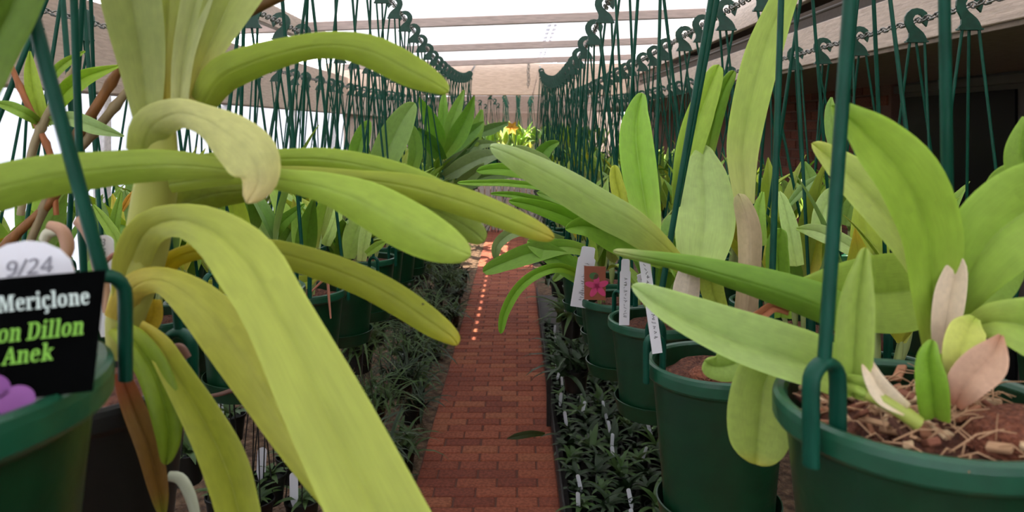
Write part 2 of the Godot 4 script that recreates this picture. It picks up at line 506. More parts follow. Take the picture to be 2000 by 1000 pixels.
func fill_plant(root: Node3D, kind: int, r: RandomNumberGenerator, sc := 1.0, low := false) -> void:
	var mats := [M.leaf, M.leaf_deep, M.leaf_pale, M.leaf, M.leaf_warm, M.leaf_grey]
	var mm: Material = mats[r.randi() % 6]
	if kind == 0:
		var n := r.randi_range(4, 6)
		for i in n:
			var a := TAU * i / n + r.randf_range(-0.4, 0.4)
			var p := Vector3(sin(a), 0, cos(a)) * r.randf_range(0.012, 0.055) + Vector3(0, -0.02, 0)
			var lean := r.randf_range(0.02, 0.3)
			var bs := r.randf_range(0.6, 1.05) * sc * (0.75 if low else 1.0)
			var b := Basis(Vector3.UP, a) * Basis(Vector3.RIGHT, lean) * Basis().scaled(Vector3.ONE * bs)
			part("pseudobulb", SH.bulb, M.root, root, Transform3D(b, p))
			var top := p + b * Vector3(0.004, 0.118, 0.004)
			add_leaf(root, leaf_lib[r.randi() % 12], mm if r.randf() < 0.7 else mats[r.randi() % 6], top, a + r.randf_range(-0.5, 0.5), lean * 0.8 + r.randf_range(-0.05, 0.2), r.randf_range(0.8, 1.15) * sc)
			if r.randf() < 0.6:
				add_leaf(root, leaf_lib[r.randi() % 12], mm, top, a + PI + r.randf_range(-0.6, 0.6), r.randf_range(0.1, 0.4), r.randf_range(0.7, 1.0) * sc)
	else:
		var n := r.randi_range(9, 12)
		for i in n:
			var a := (PI * (i % 2)) + r.randf_range(-0.7, 0.7)
			add_leaf(root, long_lib[r.randi() % 8], mm, Vector3(r.randf_range(-0.012, 0.012), -0.02 + 0.008 * i, r.randf_range(-0.012, 0.012)), a + r.randf_range(-0.3, 0.3), r.randf_range(-0.1, 0.25), r.randf_range(0.8, 1.1) * sc)
		var stem := tube_mesh([Vector3(0, -0.03, 0), Vector3(0, 0.04, 0), Vector3(0, 0.1, 0)], [0.007, 0.008, 0.005], 8, lin("8c9c50"))
		part("stem", stem, M.root, root)

func hanger(top: Vector3, rim: Vector3, radius: float, phase, mirror: bool, label: String, group := "", thick := 1.0) -> Node3D:
	# top: where the chain passes through the hook; rim: centre of the pot's rim
	var o := thing("pot_hanger", top + Vector3(-0.005 if not mirror else 0.005, -0.056, 0), label, "hanger", group)
	var fx := -1.0 if mirror else 1.0
	var t := Transform3D((Basis(Vector3.UP, PI) if mirror else Basis()), Vector3.ZERO)
	var hk := part("hook", SH.hook, M.hook, o, t)
	part("foot_plate", SH.hook_foot, M.hook, hk)
	for k in 3:
		var a: float = phase[k] if phase is Array else phase + TAU * k / 3.0
		var d := Vector3(cos(a), 0, sin(a))
		var foot := rim + d * (radius * 0.985) + Vector3(0, 0.043, 0) - o.position
		var head := Vector3([-0.019, 0.001, 0.02][k] * fx, 0, [0.003, -0.004, 0.003][k])
		# the rod nearest each side of the plate takes the clip on that side
		var way := foot - head
		var y := -way.normalized()
		var x := y.cross(Vector3(0, 0, 1)).normalized()
		var rr := 0.0036 * thick
		var b := Basis(x * rr, y * way.length(), x.cross(y) * rr)
		part("rod", SH.rod, M.hanger, o, Transform3D(b, foot))
		var cb := Basis(d, Vector3.UP, d.cross(Vector3.UP)) * Basis().scaled(Vector3(1, 1, 1.6))
		part("clip", SH.clip, M.hanger, o, Transform3D(cb, rim + d * (radius * 0.985) - o.position))
	return o

func chain(called: String, pts: Array, label: String, near: float) -> void:
	var o := thing("chain", pts[0], label, "chain")
	var fine := smooth_list(pts, 240)
	var where := []
	var step := 0.0235
	var carry := 0.0
	var flip := false
	for i in fine.size() - 1:
		var a: Vector3 = fine[i]; var b: Vector3 = fine[i + 1]
		var d := a.distance_to(b)
		while carry < d:
			var p := a.lerp(b, carry / d)
			var x := (b - a).normalized()
			var up := Vector3.UP.rotated(x, PI / 4 if flip else -PI / 4)
			var z := x.cross(up).normalized()
			flip = not flip
			where.append(Transform3D(Basis(x, z.cross(x), z), p - o.position))
			carry += step
		carry -= d
	var far := []
	for t in where:
		if -(t.origin.z + o.position.z) < near and -(t.origin.z + o.position.z) > 0.3: part("link", SH.link, M.steel, o, t)
		else: far.append(t)
	var mm := MultiMesh.new()
	mm.transform_format = MultiMesh.TRANSFORM_3D
	mm.mesh = SH.link
	mm.instance_count = far.size()
	for i in far.size(): mm.set_instance_transform(i, far[i])
	var mi := MultiMeshInstance3D.new()
	mi.name = "far_links"
	mi.multimesh = mm
	mi.material_override = M.steel
	mi.set_meta("kind", "stuff")
	o.add_child(mi)

func curve_at(tab: Array, z: float) -> float:
	for i in tab.size() - 1:
		if z <= tab[i + 1][0]:
			var f: float = clampf((z - tab[i][0]) / (tab[i + 1][0] - tab[i][0]), 0, 1)
			return catmull(tab[maxi(i - 1, 0)][1], tab[i][1], tab[i + 1][1], tab[mini(i + 2, tab.size() - 1)][1], f)
	return tab[-1][1]

func plant_tag(where: Vector3, yaw: float, lean: float, mesh: Mesh, label: String, group := "", text := "", m: Material = null, roll := 0.0, stretch := 1.0) -> Node3D:
	var o := thing("plant_label", where, label, "label", group)
	o.transform = Transform3D(Basis(Vector3.UP, yaw) * Basis(Vector3.FORWARD, roll) * Basis(Vector3.RIGHT, lean), where)
	part("tag", mesh, m if m else M.label, o, Transform3D(Basis().scaled(Vector3(1, stretch, 1)), Vector3.ZERO))
	return o

func lettering(parent: Node3D, text: String, m: Material, centre: Vector3, width: float, height: float, serif := true, turn := 0.0, bold := 700, slant := 0.0) -> MeshInstance3D:
	var t := TextMesh.new()
	var f := SystemFont.new()
	f.font_names = ["Droid Serif" if serif else "Droid Sans"]
	f.font_weight = bold
	t.font = f; t.text = text; t.font_size = 48; t.pixel_size = 0.001; t.depth = 0.0004
	var bb := t.get_aabb()
	var sx := width / maxf(bb.size.x, 0.001); var sy := height / maxf(bb.size.y, 0.001)
	var b := Basis(Vector3.FORWARD, turn) * Basis(Vector3(sx, 0, 0), Vector3(slant * sy, sy, 0), Vector3(0, 0, 1))
	var o := part("lettering", t, m, parent, Transform3D(b, centre - b * (bb.position + bb.size * 0.5)))
	return o

# ================================================================ the scene
func _ready() -> void:
	rng.seed = 7
	set_view_and_light()
	make_materials()
	make_shapes()
	build_shell()
	build_path()
	build_rows()
	build_left_foreground()
	build_right_foreground()
	build_middle()
	build_low_plants()

func set_view_and_light() -> void:
	var cam := Camera3D.new()
	cam.name = "camera"
	var ca := CameraAttributesPhysical.new()
	ca.frustum_near = 0.05; ca.frustum_far = 120.0
	ca.frustum_focal_length = 5.6; ca.exposure_aperture = 2.0; ca.frustum_focus_distance = 1.5
	cam.attributes = ca
	cam.projection = Camera3D.PROJECTION_FRUSTUM
	cam.near = 0.05; cam.far = 120.0
	cam.size = 0.05 * 1000.0 / F
	cam.frustum_offset = Vector2(0.05 * (1000.0 - CX) / F, 0.05 * (CY - 500.0) / F)
	cam.position = Vector3(0, EYE, 0)
	add_child(cam)
	cam.current = true
	var e := Environment.new()
	e.background_mode = Environment.BG_SKY
	var sm := ProceduralSkyMaterial.new()
	sm.sky_top_color = Color(0.93, 0.95, 1.0); sm.sky_horizon_color = Color(0.98, 0.98, 1.0)
	sm.ground_bottom_color = Color(0.55, 0.5, 0.46); sm.ground_horizon_color = Color(0.8, 0.78, 0.76)
	sm.sky_energy_multiplier = 2.1; sm.ground_energy_multiplier = 1.0
	sm.sun_angle_max = 2.0
	e.sky = Sky.new(); e.sky.sky_material = sm
	e.tonemap_mode = Environment.TONE_MAPPER_LINEAR
	e.tonemap_exposure = 1.0
	e.sdfgi_enabled = true; e.ssao_enabled = true; e.ssil_enabled = true
	var we := WorldEnvironment.new()
	we.name = "world"; we.environment = e
	add_child(we)
	var sun := DirectionalLight3D.new()
	sun.name = "sun"
	sun.light_energy = 5.6; sun.light_color = Color(1.0, 0.96, 0.9); sun.light_angular_distance = 0.6
	sun.shadow_enabled = true
	add_child(sun)
	sun.look_at_from_position(Vector3(1.0, 4.0, 0.7), Vector3.ZERO)

# ---------------------------------------------------------------- shell
func sheet_mesh(x0: float, x1: float, z0: float, z1: float, y0: float, slope: float, pitch: float, amp: float) -> ArrayMesh:
	var v := PackedVector3Array(); var nn := PackedVector3Array(); var ix := PackedInt32Array()
	var n := int((z1 - z0) / pitch * 6)
	for i in n + 1:
		var z := lerpf(z0, z1, float(i) / n)
		var ph := TAU * z / pitch
		for x in [x0, x1]:
			v.append(Vector3(x, y0 + slope * x + amp * sin(ph), -z))
			nn.append(Vector3(-slope, 1, amp * TAU / pitch * cos(ph)).normalized())
	for i in n:
		ix.append_array([i * 2, i * 2 + 1, i * 2 + 2, i * 2 + 1, i * 2 + 3, i * 2 + 2])
	return grid_mesh(v, nn, PackedVector2Array(), PackedColorArray(), ix)

func build_shell() -> void:
	# roof: corrugated translucent sheets laid across the aisle, on cross rafters
	var roof := Node3D.new(); roof.name = "ceiling"; add_child(roof); roof.set_meta("kind", "structure")
	tag(roof, "white translucent corrugated roof sheets on cream rafters above the brick path")
	var z := -1.6
	while z < 8.7:
		var z1 := minf(z + 1.05, 8.9)
		if z > 5.6:    # two sheets that do not quite meet: a thread of sun falls through the joint
			part("roof_sheet", sheet_mesh(-2.02, 0.27, z, z1, EYE + 0.8, 0.035, 0.076, 0.008), M.sheet, roof)
			part("roof_sheet", sheet_mesh(0.288, 1.36, z, z1, EYE + 0.8, 0.035, 0.076, 0.008), M.sheet, roof)
		else:
			part("roof_sheet", sheet_mesh(-2.02, 1.36, z, z1, EYE + 0.8, 0.035, 0.076, 0.008), M.sheet, roof)
		z = z1 - 0.012 if z1 < 8.8 else 9.0
	for k in 12:
		part("patch_strip", sheet_mesh(0.24, 0.32, 5.75 + k * 0.26, 5.75 + k * 0.26 + 0.15, EYE + 0.812, 0.035, 0.076, 0.008), M.sheet, roof)
	for zz in [0.25, 1.9, 3.5, 5.2, 6.85, 8.42]:
		part("rafter", box(Vector3(3.3, 0.062, 0.045)), M.rafter, roof, Transform3D(Basis(Vector3.BACK, atan(0.035)), Vector3(-0.33, EYE + 0.8 - 0.041 + 0.035 * -0.33, -zz)))
	# second bay behind the sunlit gap
	part("roof_sheet", sheet_mesh(-2.5, -0.15, 8.95, 10.95, EYE + 0.8, 0.035, 0.076, 0.008), M.sheet, roof)
	part("roof_sheet", sheet_mesh(0.5, 2.4, 8.95, 10.95, EYE + 0.8, 0.035, 0.076, 0.008), M.sheet, roof)
	z = 10.93
	while z < 21.0:
		part("roof_sheet", sheet_mesh(-2.5, 2.4, z, z + 1.05, EYE + 0.8, 0.035, 0.076, 0.008), M.sheet, roof)
		z += 1.038
	# beams across the aisle
	var tr := 1
	for b in [[8.9, 0.40, 0.775, 4.2], [17.5, 0.405, 0.76, 5.0], [20.6, 0.405, 0.75, 5.6]]:
		var bm := struct("trim_%d" % tr, box(Vector3(b[3], b[2] - b[1], 0.05), 0.004), M.cream_across, Vector3(-0.2, EYE + (b[1] + b[2]) / 2, -b[0]))
		tag(bm, ["cream painted beam across the end of the near roof", "second cream beam farther back over the plants", "farthest cream beam at the back of the shade house"][tr - 1])
		tr += 1
		if b[0] < 9:
			part("lower_board", box(Vector3(b[3], 0.012, 0.056), 0.002), M.seam, bm, Transform3D(Basis(), Vector3(0, -(b[2] - b[1]) / 2 - 0.004, 0)))
	struct("wall_back", box(Vector3(6, 3.0, 0.05)), M.cream_across, Vector3(0, 1.25, -21.4))
	# left fascia, inner beam, white sheet wall below
	var fl := struct("trim_%d" % tr, box(Vector3(0.045, 0.43, 22.6), 0.004), M.cream, Vector3(-2.03, EYE + 0.385, -9.6)); tr += 1
	tag(fl, "deep cream fascia board along the left side")
	part("drip_edge", box(Vector3(0.05, 0.008, 22.6)), M.seam, fl, Transform3D(Basis(), Vector3(0.002, -0.219, 0)))
	tag(struct("trim_%d" % tr, box(Vector3(0.05, 0.13, 7.4), 0.004), M.cream, Vector3(-1.5, EYE + 0.68, -2.1)), "cream roof beam running along the left above the chains"); tr += 1
	tag(struct("wall_rear", box(Vector3(5.4, 1.0, 0.08)), M.soffit, Vector3(0.2, 0.5, 1.75)), "dark boards along the foot of the end wall behind the viewer")
	tag(struct("wall_rear_sheet", box(Vector3(5.4, 1.6, 0.02)), M.wall_sheet, Vector3(0.2, 1.8, 1.75)), "white translucent sheet wall behind the viewer")
	tag(struct("baseboard_left", box(Vector3(0.04, 1.0, 10.6)), M.soffit, Vector3(-2.13, 0.5, -3.6)), "dark boards along the foot of the left wall")
	var lw := struct("wall_left", box(Vector3(0.02, 1.9, 10.6)), M.wall_sheet, Vector3(-2.09, 0.97, -3.6))
	tag(lw, "white translucent sheet wall on the left side")
	for k in 7: part("post", box(Vector3(0.06, 1.92, 0.06), 0.004), M.fence, lw, Transform3D(Basis(), Vector3(0.05, 0, 4.6 - k * 1.55)))
	tag(struct("wall_left_back", box(Vector3(0.05, 2.6, 12.2)), M.cream, Vector3(-2.12, 1.3, -15.1)), "cream boarded side wall beyond the far beam")
	# the house on the right: fascia, gutter gap, upper board, soffit, brick wall, dark windows
	tag(struct("trim_%d" % tr, box(Vector3(0.03, 0.187, 16.0), 0.003), M.cream, Vector3(1.47, EYE + 0.4115, -6.0)), "cream fascia board of the house eave"); tr += 1
	tag(struct("trim_%d" % tr, box(Vector3(0.04, 0.25, 10.6), 0.003), M.cream, Vector3(1.47, EYE + 0.765, -3.6)), "cream board above the dark gutter under the roof edge"); tr += 1
	var gutter := struct("trim_%d" % tr, box(Vector3(0.1, 0.012, 16.0), 0.003), M.gutter, Vector3(1.53, EYE + 0.51, -6.0)); tr += 1
	tag(gutter, "dark gutter in the gap between fascia and roof")
	part("gutter_back", box(Vector3(0.01, 0.14, 16.0), 0.002), M.gutter, gutter, Transform3D(Basis(), Vector3(0.09, 0.07, 0)))
	part("gutter_lip", tube_mesh([Vector3(0, 0, -8), Vector3(0, 0, 8)], [0.009], 8), M.gutter, gutter, Transform3D(Basis(), Vector3(-0.055, 0.055, 0)))
	struct("trim_%d" % tr, box(Vector3(1.16, 0.02, 16.0), 0.002), M.soffit, Vector3(2.05, EYE + 0.31, -6.0)); tr += 1
	struct("trim_%d" % tr, box(Vector3(1.3, 0.02, 16.0), 0.002), M.gutter, Vector3(2.2, EYE + 0.9, -6.0)); tr += 1
	build_house_wall()
	add_vine()
	# ground
	var fl2 := struct("floor", box(Vector3(9, 0.1, 26), 0.002), M.soil, Vector3(0, -0.062, -9.0))
	tag(fl2, "brown bare soil under the hanging pots")
	# white fence at the far end of the path
	var fe := thing("fence", Vector3(-0.3, 0, -12.6), "white picket fence at the far end of the path", "fence")
	for k in 26:
		part("picket", box(Vector3(0.075, 0.95 + 0.02 * (k % 3), 0.02), 0.004), M.fence, fe, Transform3D(Basis(), Vector3(-1.3 + k * 0.1, 0.5, 0)))
	for y in [0.25, 0.8]: part("rail", box(Vector3(2.7, 0.07, 0.03), 0.004), M.fence, fe, Transform3D(Basis(), Vector3(0, y, -0.03)))

func add_vine() -> void:
	var r := RandomNumberGenerator.new(); r.seed = 33
	var o := thing("climbing_weed", Vector3(-0.3, 0.0, -12.5), "thin dark leafless weeds growing up in front of the white fence", "weed")
	var st := SurfaceTool.new()
	for k in 46:
		var p := Vector3(r.randf_range(-1.2, 1.1), 0.0, r.randf_range(0.0, 0.15))
		var q := p + Vector3(r.randf_range(-0.2, 0.2), r.randf_range(0.25, 0.5), 0.02)
		var e := q + Vector3(r.randf_range(-0.25, 0.25), r.randf_range(0.1, 0.55), 0.03)
		st.append_from(tube_mesh([p, q, e], [0.007, 0.006, 0.003], 5, Color(0, 0, 0, 0), 7), 0, Transform3D())
	tag(part("stems", st.commit(), M.iron, o), "", "", "", "stuff")

func build_house_wall() -> void:
	var w := struct("wall_right", box(Vector3(0.1, 2.06, 11.0), 0.002), M.wall_mortar, Vector3(2.62, 1.03, -10.6))
	tag(w, "dark red brick house wall under the right eave")
	var bm := [box(Vector3(0.03, 0.072, 0.226), 0.004), box(Vector3(0.026, 0.07, 0.224), 0.005)]
	var i := 0
	for row in 24:
		for k in 9:
			var zc := 5.25 + k * 0.24 + (0.12 if row % 2 else 0.0)
			if zc > 7.4: continue
			i += 1
			part("brick", bm[i % 2], M.wall_brick[(i * 7 + row) % 3], w, Transform3D(Basis(), Vector3(-0.052, 0.05 + row * 0.086 - 1.03, -zc + 10.6)))
	# windows nearer the camera
	for k in 2:
		var wn := struct("window_%d" % (k + 1), box(Vector3(0.06, 2.06, 2.5), 0.003), M.frame, Vector3(2.66, 1.03, -3.85 + k * 2.5))
		tag(wn, ["dark window in the house wall beside the bricks", "dark window nearest the camera in the house wall"][k])
		part("pane", box(Vector3(0.02, 1.75, 1.1), 0.002), M.glass, wn, Transform3D(Basis(), Vector3(-0.035, 0.05, 0.6)))
		part("pane", box(Vector3(0.02, 1.75, 1.1), 0.002), M.glass, wn, Transform3D(Basis(), Vector3(-0.035, 0.05, -0.6)))
		part("lintel", box(Vector3(0.05, 0.05, 2.5), 0.003), M.frame, wn, Transform3D(Basis(), Vector3(-0.05, 0.98, 0)))
	struct("wall_house", box(Vector3(0.1, 2.7, 19.0), 0.002), M.soffit, Vector3(2.78, 1.3, -7.0))

# ---------------------------------------------------------------- path
func build_path() -> void:
	var p := struct("floor_path", box(Vector3(0.72, 0.06, 14.0), 0.004), M.mortar, Vector3(-0.14, -0.03, -6.0))
	p.name = "floor_001"
	tag(p, "red brick path laid in running bond between the plant rows")
	var r := RandomNumberGenerator.new(); r.seed = 12
	var shapes := [box(Vector3(0.192, 0.03, 0.089), 0.005), box(Vector3(0.19, 0.03, 0.0885), 0.006), box(Vector3(0.193, 0.03, 0.0893), 0.004)]
	var half := [box(Vector3(0.092, 0.03, 0.089), 0.005)]
	var far := []
	for i in 130:
		var z := 1.2 + i * 0.0945
		var x := -0.5 + (0.1 if i % 2 else 0.0)
		var row := []
		if i % 2: row.append([-0.45, half[0]])
		var k := 0
		while x + 0.2 <= 0.205:
			row.append([x + 0.1, shapes[r.randi() % 3]])
			x += 0.2
			k += 1
		if not i % 2: row.append([0.15, half[0]])
		for b in row:
			var t := Transform3D(Basis(Vector3.UP, r.randf_range(-0.006, 0.006)) * Basis(Vector3.RIGHT, r.randf_range(-0.008, 0.008)), Vector3(b[0] + 0.14, 0.021 + r.randf_range(-0.0025, 0.002), -z + 6.0))
			var m: Material = M.brick[r.randi() % 6]
			if z > 2.6 and z < 9.0: part("brick", b[1], m, p, t)
			else: far.append([t, b[1], m])
	for k in 6:
		var st := SurfaceTool.new()
		var any := false
		for f in far:
			if f[2] == M.brick[k]:
				st.append_from(f[1], 0, f[0]); any = true
		if any: tag(part("distant_bricks", st.commit(), M.brick[k], p), "", "", "", "stuff")

# ---------------------------------------------------------------- rows
var special := {}
const SPECIAL := ["RA0", "RA1", "LA0", "LA1", "LA4", "LA10", "LB0", "RB0"]
const H_RA := [[0.2, 0.76], [0.53, 0.74], [1.09, 0.69], [1.57, 0.53], [2.1, 0.42], [2.6, 0.36], [3.5, 0.315], [5.0, 0.33], [6.5, 0.43], [7.8, 0.56], [8.86, 0.74]]
const H_LA := [[0.2, 0.755], [0.5, 0.74], [1.0, 0.66], [2.0, 0.56], [3.2, 0.49], [4.3, 0.43], [5.4, 0.42], [6.6, 0.46], [7.8, 0.57], [8.86, 0.755]]
const D_RA := [[0.5, 0.195], [1.09, 0.34], [1.57, 0.4], [2.0, 0.45], [2.6, 0.5], [3.5, 0.53], [9.0, 0.5]]

func bump(id: String, z: float) -> float:
	return 0.095 * exp(-pow((z - 1.07) / 0.33, 2.0)) if id == "RA" else 0.0

func flat_curve(h: float) -> Array:
	return [[0.2, h + 0.02], [2.0, h], [4.0, h - 0.012], [6.5, h + 0.004], [8.86, h + 0.06]]

func build_rows() -> void:
	var protos := []
	for k in 8:
		var r := RandomNumberGenerator.new(); r.seed = 40 + k
		var o := Node3D.new()
		o.name = "hanging_orchid"
		add_pot(o, 1.0)
		fill_plant(o, 1 if k in [5] else 0, r, 1.0)
		protos.append(o)
	var defs := [
		{"id": "RA", "x": [0.285, 0.27], "h": H_RA, "d": D_RA, "z": [1.57, 1.97, 2.33, 2.66, 2.98, 3.28, 3.56, 3.84, 4.11, 4.38, 4.65, 4.92, 5.19, 5.46, 5.73, 6.0, 6.27, 6.54, 6.81, 7.08, 7.35, 7.62, 7.89, 8.16], "say": "row right of the path", "side": 1},
		{"id": "RB", "x": [0.62, 0.6], "h": flat_curve(0.345), "d": [[0.5, 0.42], [9.0, 0.45]], "z": [], "z0": 1.28, "dz": 0.29, "n": 24, "say": "middle row on the right", "side": 1},
		{"id": "RC", "x": [1.08, 1.06], "h": flat_curve(0.288), "d": [[0.5, 0.42], [9.0, 0.45]], "z": [], "z0": 1.45, "dz": 0.285, "n": 24, "say": "outer row by the house", "side": 1},
		{"id": "LA", "x": [-0.5, -0.5], "h": H_LA, "d": [[0.5, 0.3], [1.43, 0.31], [1.78, 0.39], [2.4, 0.43], [9.0, 0.45]], "z": [1.43, 1.78, 2.1, 2.42, 2.72, 3.0, 3.28, 3.56, 3.84, 4.12, 4.4, 4.68, 4.96, 5.24, 5.52, 5.8, 6.08, 6.36, 6.64, 6.92, 7.2, 7.48, 7.76], "say": "row left of the path", "side": -1},
		{"id": "LB", "x": [-0.8, -0.8], "h": flat_curve(0.36), "d": [[0.5, 0.42], [9.0, 0.45]], "z": [], "z0": 1.35, "dz": 0.285, "n": 24, "say": "middle row on the left", "side": -1},
		{"id": "LC", "x": [-1.25, -1.25], "h": flat_curve(0.31), "d": [[0.5, 0.42], [9.0, 0.45]], "z": [], "z0": 1.6, "dz": 0.28, "n": 24, "say": "outer row along the left", "side": -1},
	]
	var count := 0
	for d in defs:
		var zs: Array = d.z
		if zs.is_empty():
			for k in d.n: zs.append(d.z0 + k * d.dz + 0.03 * sin(k * 2.3))
		var pts := []
		for s in d.h: pts.append(Vector3(lerpf(d.x[0], d.x[1], s[0] / 9.0) + bump(d.id, s[0]), EYE + s[1], -s[0]))
		chain("chain", pts, "steel chain carrying the green hangers of the " + d.say, 2.6 if d.id.ends_with("A") else 3.6)
		for i in zs.size():
			var z: float = zs[i]
			var r := RandomNumberGenerator.new(); r.seed = 900 + count
			var x: float = lerpf(d.x[0], d.x[1], z / 9.0)
			var rim := Vector3(x + r.randf_range(-0.015, 0.015), EYE - curve_at(d.d, z) + r.randf_range(-0.012, 0.012), -z)
			var k: int = r.randi() % 8
			var o: Node3D = protos[k].duplicate()
			o.name = numbered("hanging_orchid")
			add_child(o)
			o.position = rim
			o.rotation.y = r.randf_range(0, TAU)
			var key: String = d.id + str(i)
			if key in SPECIAL:
				o.rotation.y = 0.0
				special[key] = o
			var look: String = ["broad-leaved orchid", "strap-leaved orchid"][1 if k in [5] else 0]
			var n: int = zs.size()
			var place := "%s from the camera" % nth(i) if i < 12 else "%s from the far beam" % nth(mini(n - 1 - i, 11))
			tag(o, "%s in green hanging pot, %s, %s" % [look, d.say, place], "plant", "orchids in the " + d.say)
			var top := Vector3(x + bump(d.id, z), EYE + curve_at(d.h, z), -z)
			hanger(top, rim, 0.1, r.randf_range(0, TAU), d.side < 0, "green pot hanger, %s, %s" % [d.say, place], "hangers of the " + d.say)
			count += 1
	for p in protos: p.free()
	# far bay: one short row over the sunlit end of the path
	for i in 11:
		var r := RandomNumberGenerator.new(); r.seed = 70 + i
		var z := 9.5 + i * 0.28
		var rim := Vector3([0.02, -0.16, 0.2][i % 3], EYE - 0.36, -z)
		var o := thing("hanging_orchid", rim, "%s small orchid hanging beyond the far beam over the path end" % nth(i), "plant", "orchids beyond the far beam")
		special["far%d" % i] = o
		add_pot(o); fill_plant(o, 0 if i % 4 else 1, r, 1.45)
		hanger(Vector3(rim.x, EYE + 0.40, -z), rim, 0.1, r.randf() * 6.0, false, "%s green hanger beyond the far beam over the path end" % nth(i), "hangers beyond the far beam")
	for i in 24:
		var r := RandomNumberGenerator.new(); r.seed = 170 + i
		var side := -1.0 if i % 2 else 1.0
		var z := 9.4 + (i / 2) * 0.5
		var rim := Vector3(side * (0.4 + 0.25 * ((i / 2) % 4)) + 0.05, EYE - 0.35, -z)
		var o := thing("hanging_orchid", rim, "distant orchid in shade behind the far beam, %s on the %s" % [nth(i / 2), "left" if side < 0 else "right"], "plant", "orchids behind the far beam")
		add_pot(o); fill_plant(o, 0, r, 1.4)
		hanger(Vector3(rim.x, EYE + 0.42, -z), rim, 0.1, r.randf() * 6.0, side < 0, "distant green hanger behind the far beam, %s on the %s" % [nth(i / 2), "left" if side < 0 else "right"], "hangers behind the far beam")
	var lines := [-1.1, -0.85, -0.6, -0.35, -0.16, 0.02, 0.2, 0.45, 0.7, 0.95, 1.2]
	for i in lines.size():
		var long := 3.6 if i in [4, 5, 6] else 6.4
		var ra := thing("hanging_rail", Vector3(lines[i], EYE + 0.41, -8.95), "steel rail carrying hangers beyond the far beam, %s from the left" % nth(i), "rail", "rails beyond the far beam")
		part("bar", tube_mesh([Vector3(0, 0, 0), Vector3(0, 0, -long)], [0.006], 8), M.steel, ra)
	# hook and chain hanging on the far beam
	var hc := thing("chain", at(1032, 122, 8.8), "short loose chain with hook hanging on the far cream beam", "chain")
	for k in 12:
		part("link", SH.link, M.steel, hc, Transform3D(Basis(Vector3.BACK, PI / 2) * Basis(Vector3.RIGHT, PI / 2 * (k % 2)) * Basis().scaled(Vector3.ONE * 1.7), Vector3(0.004 * sin(k), -k * 0.0255, 0.02)))

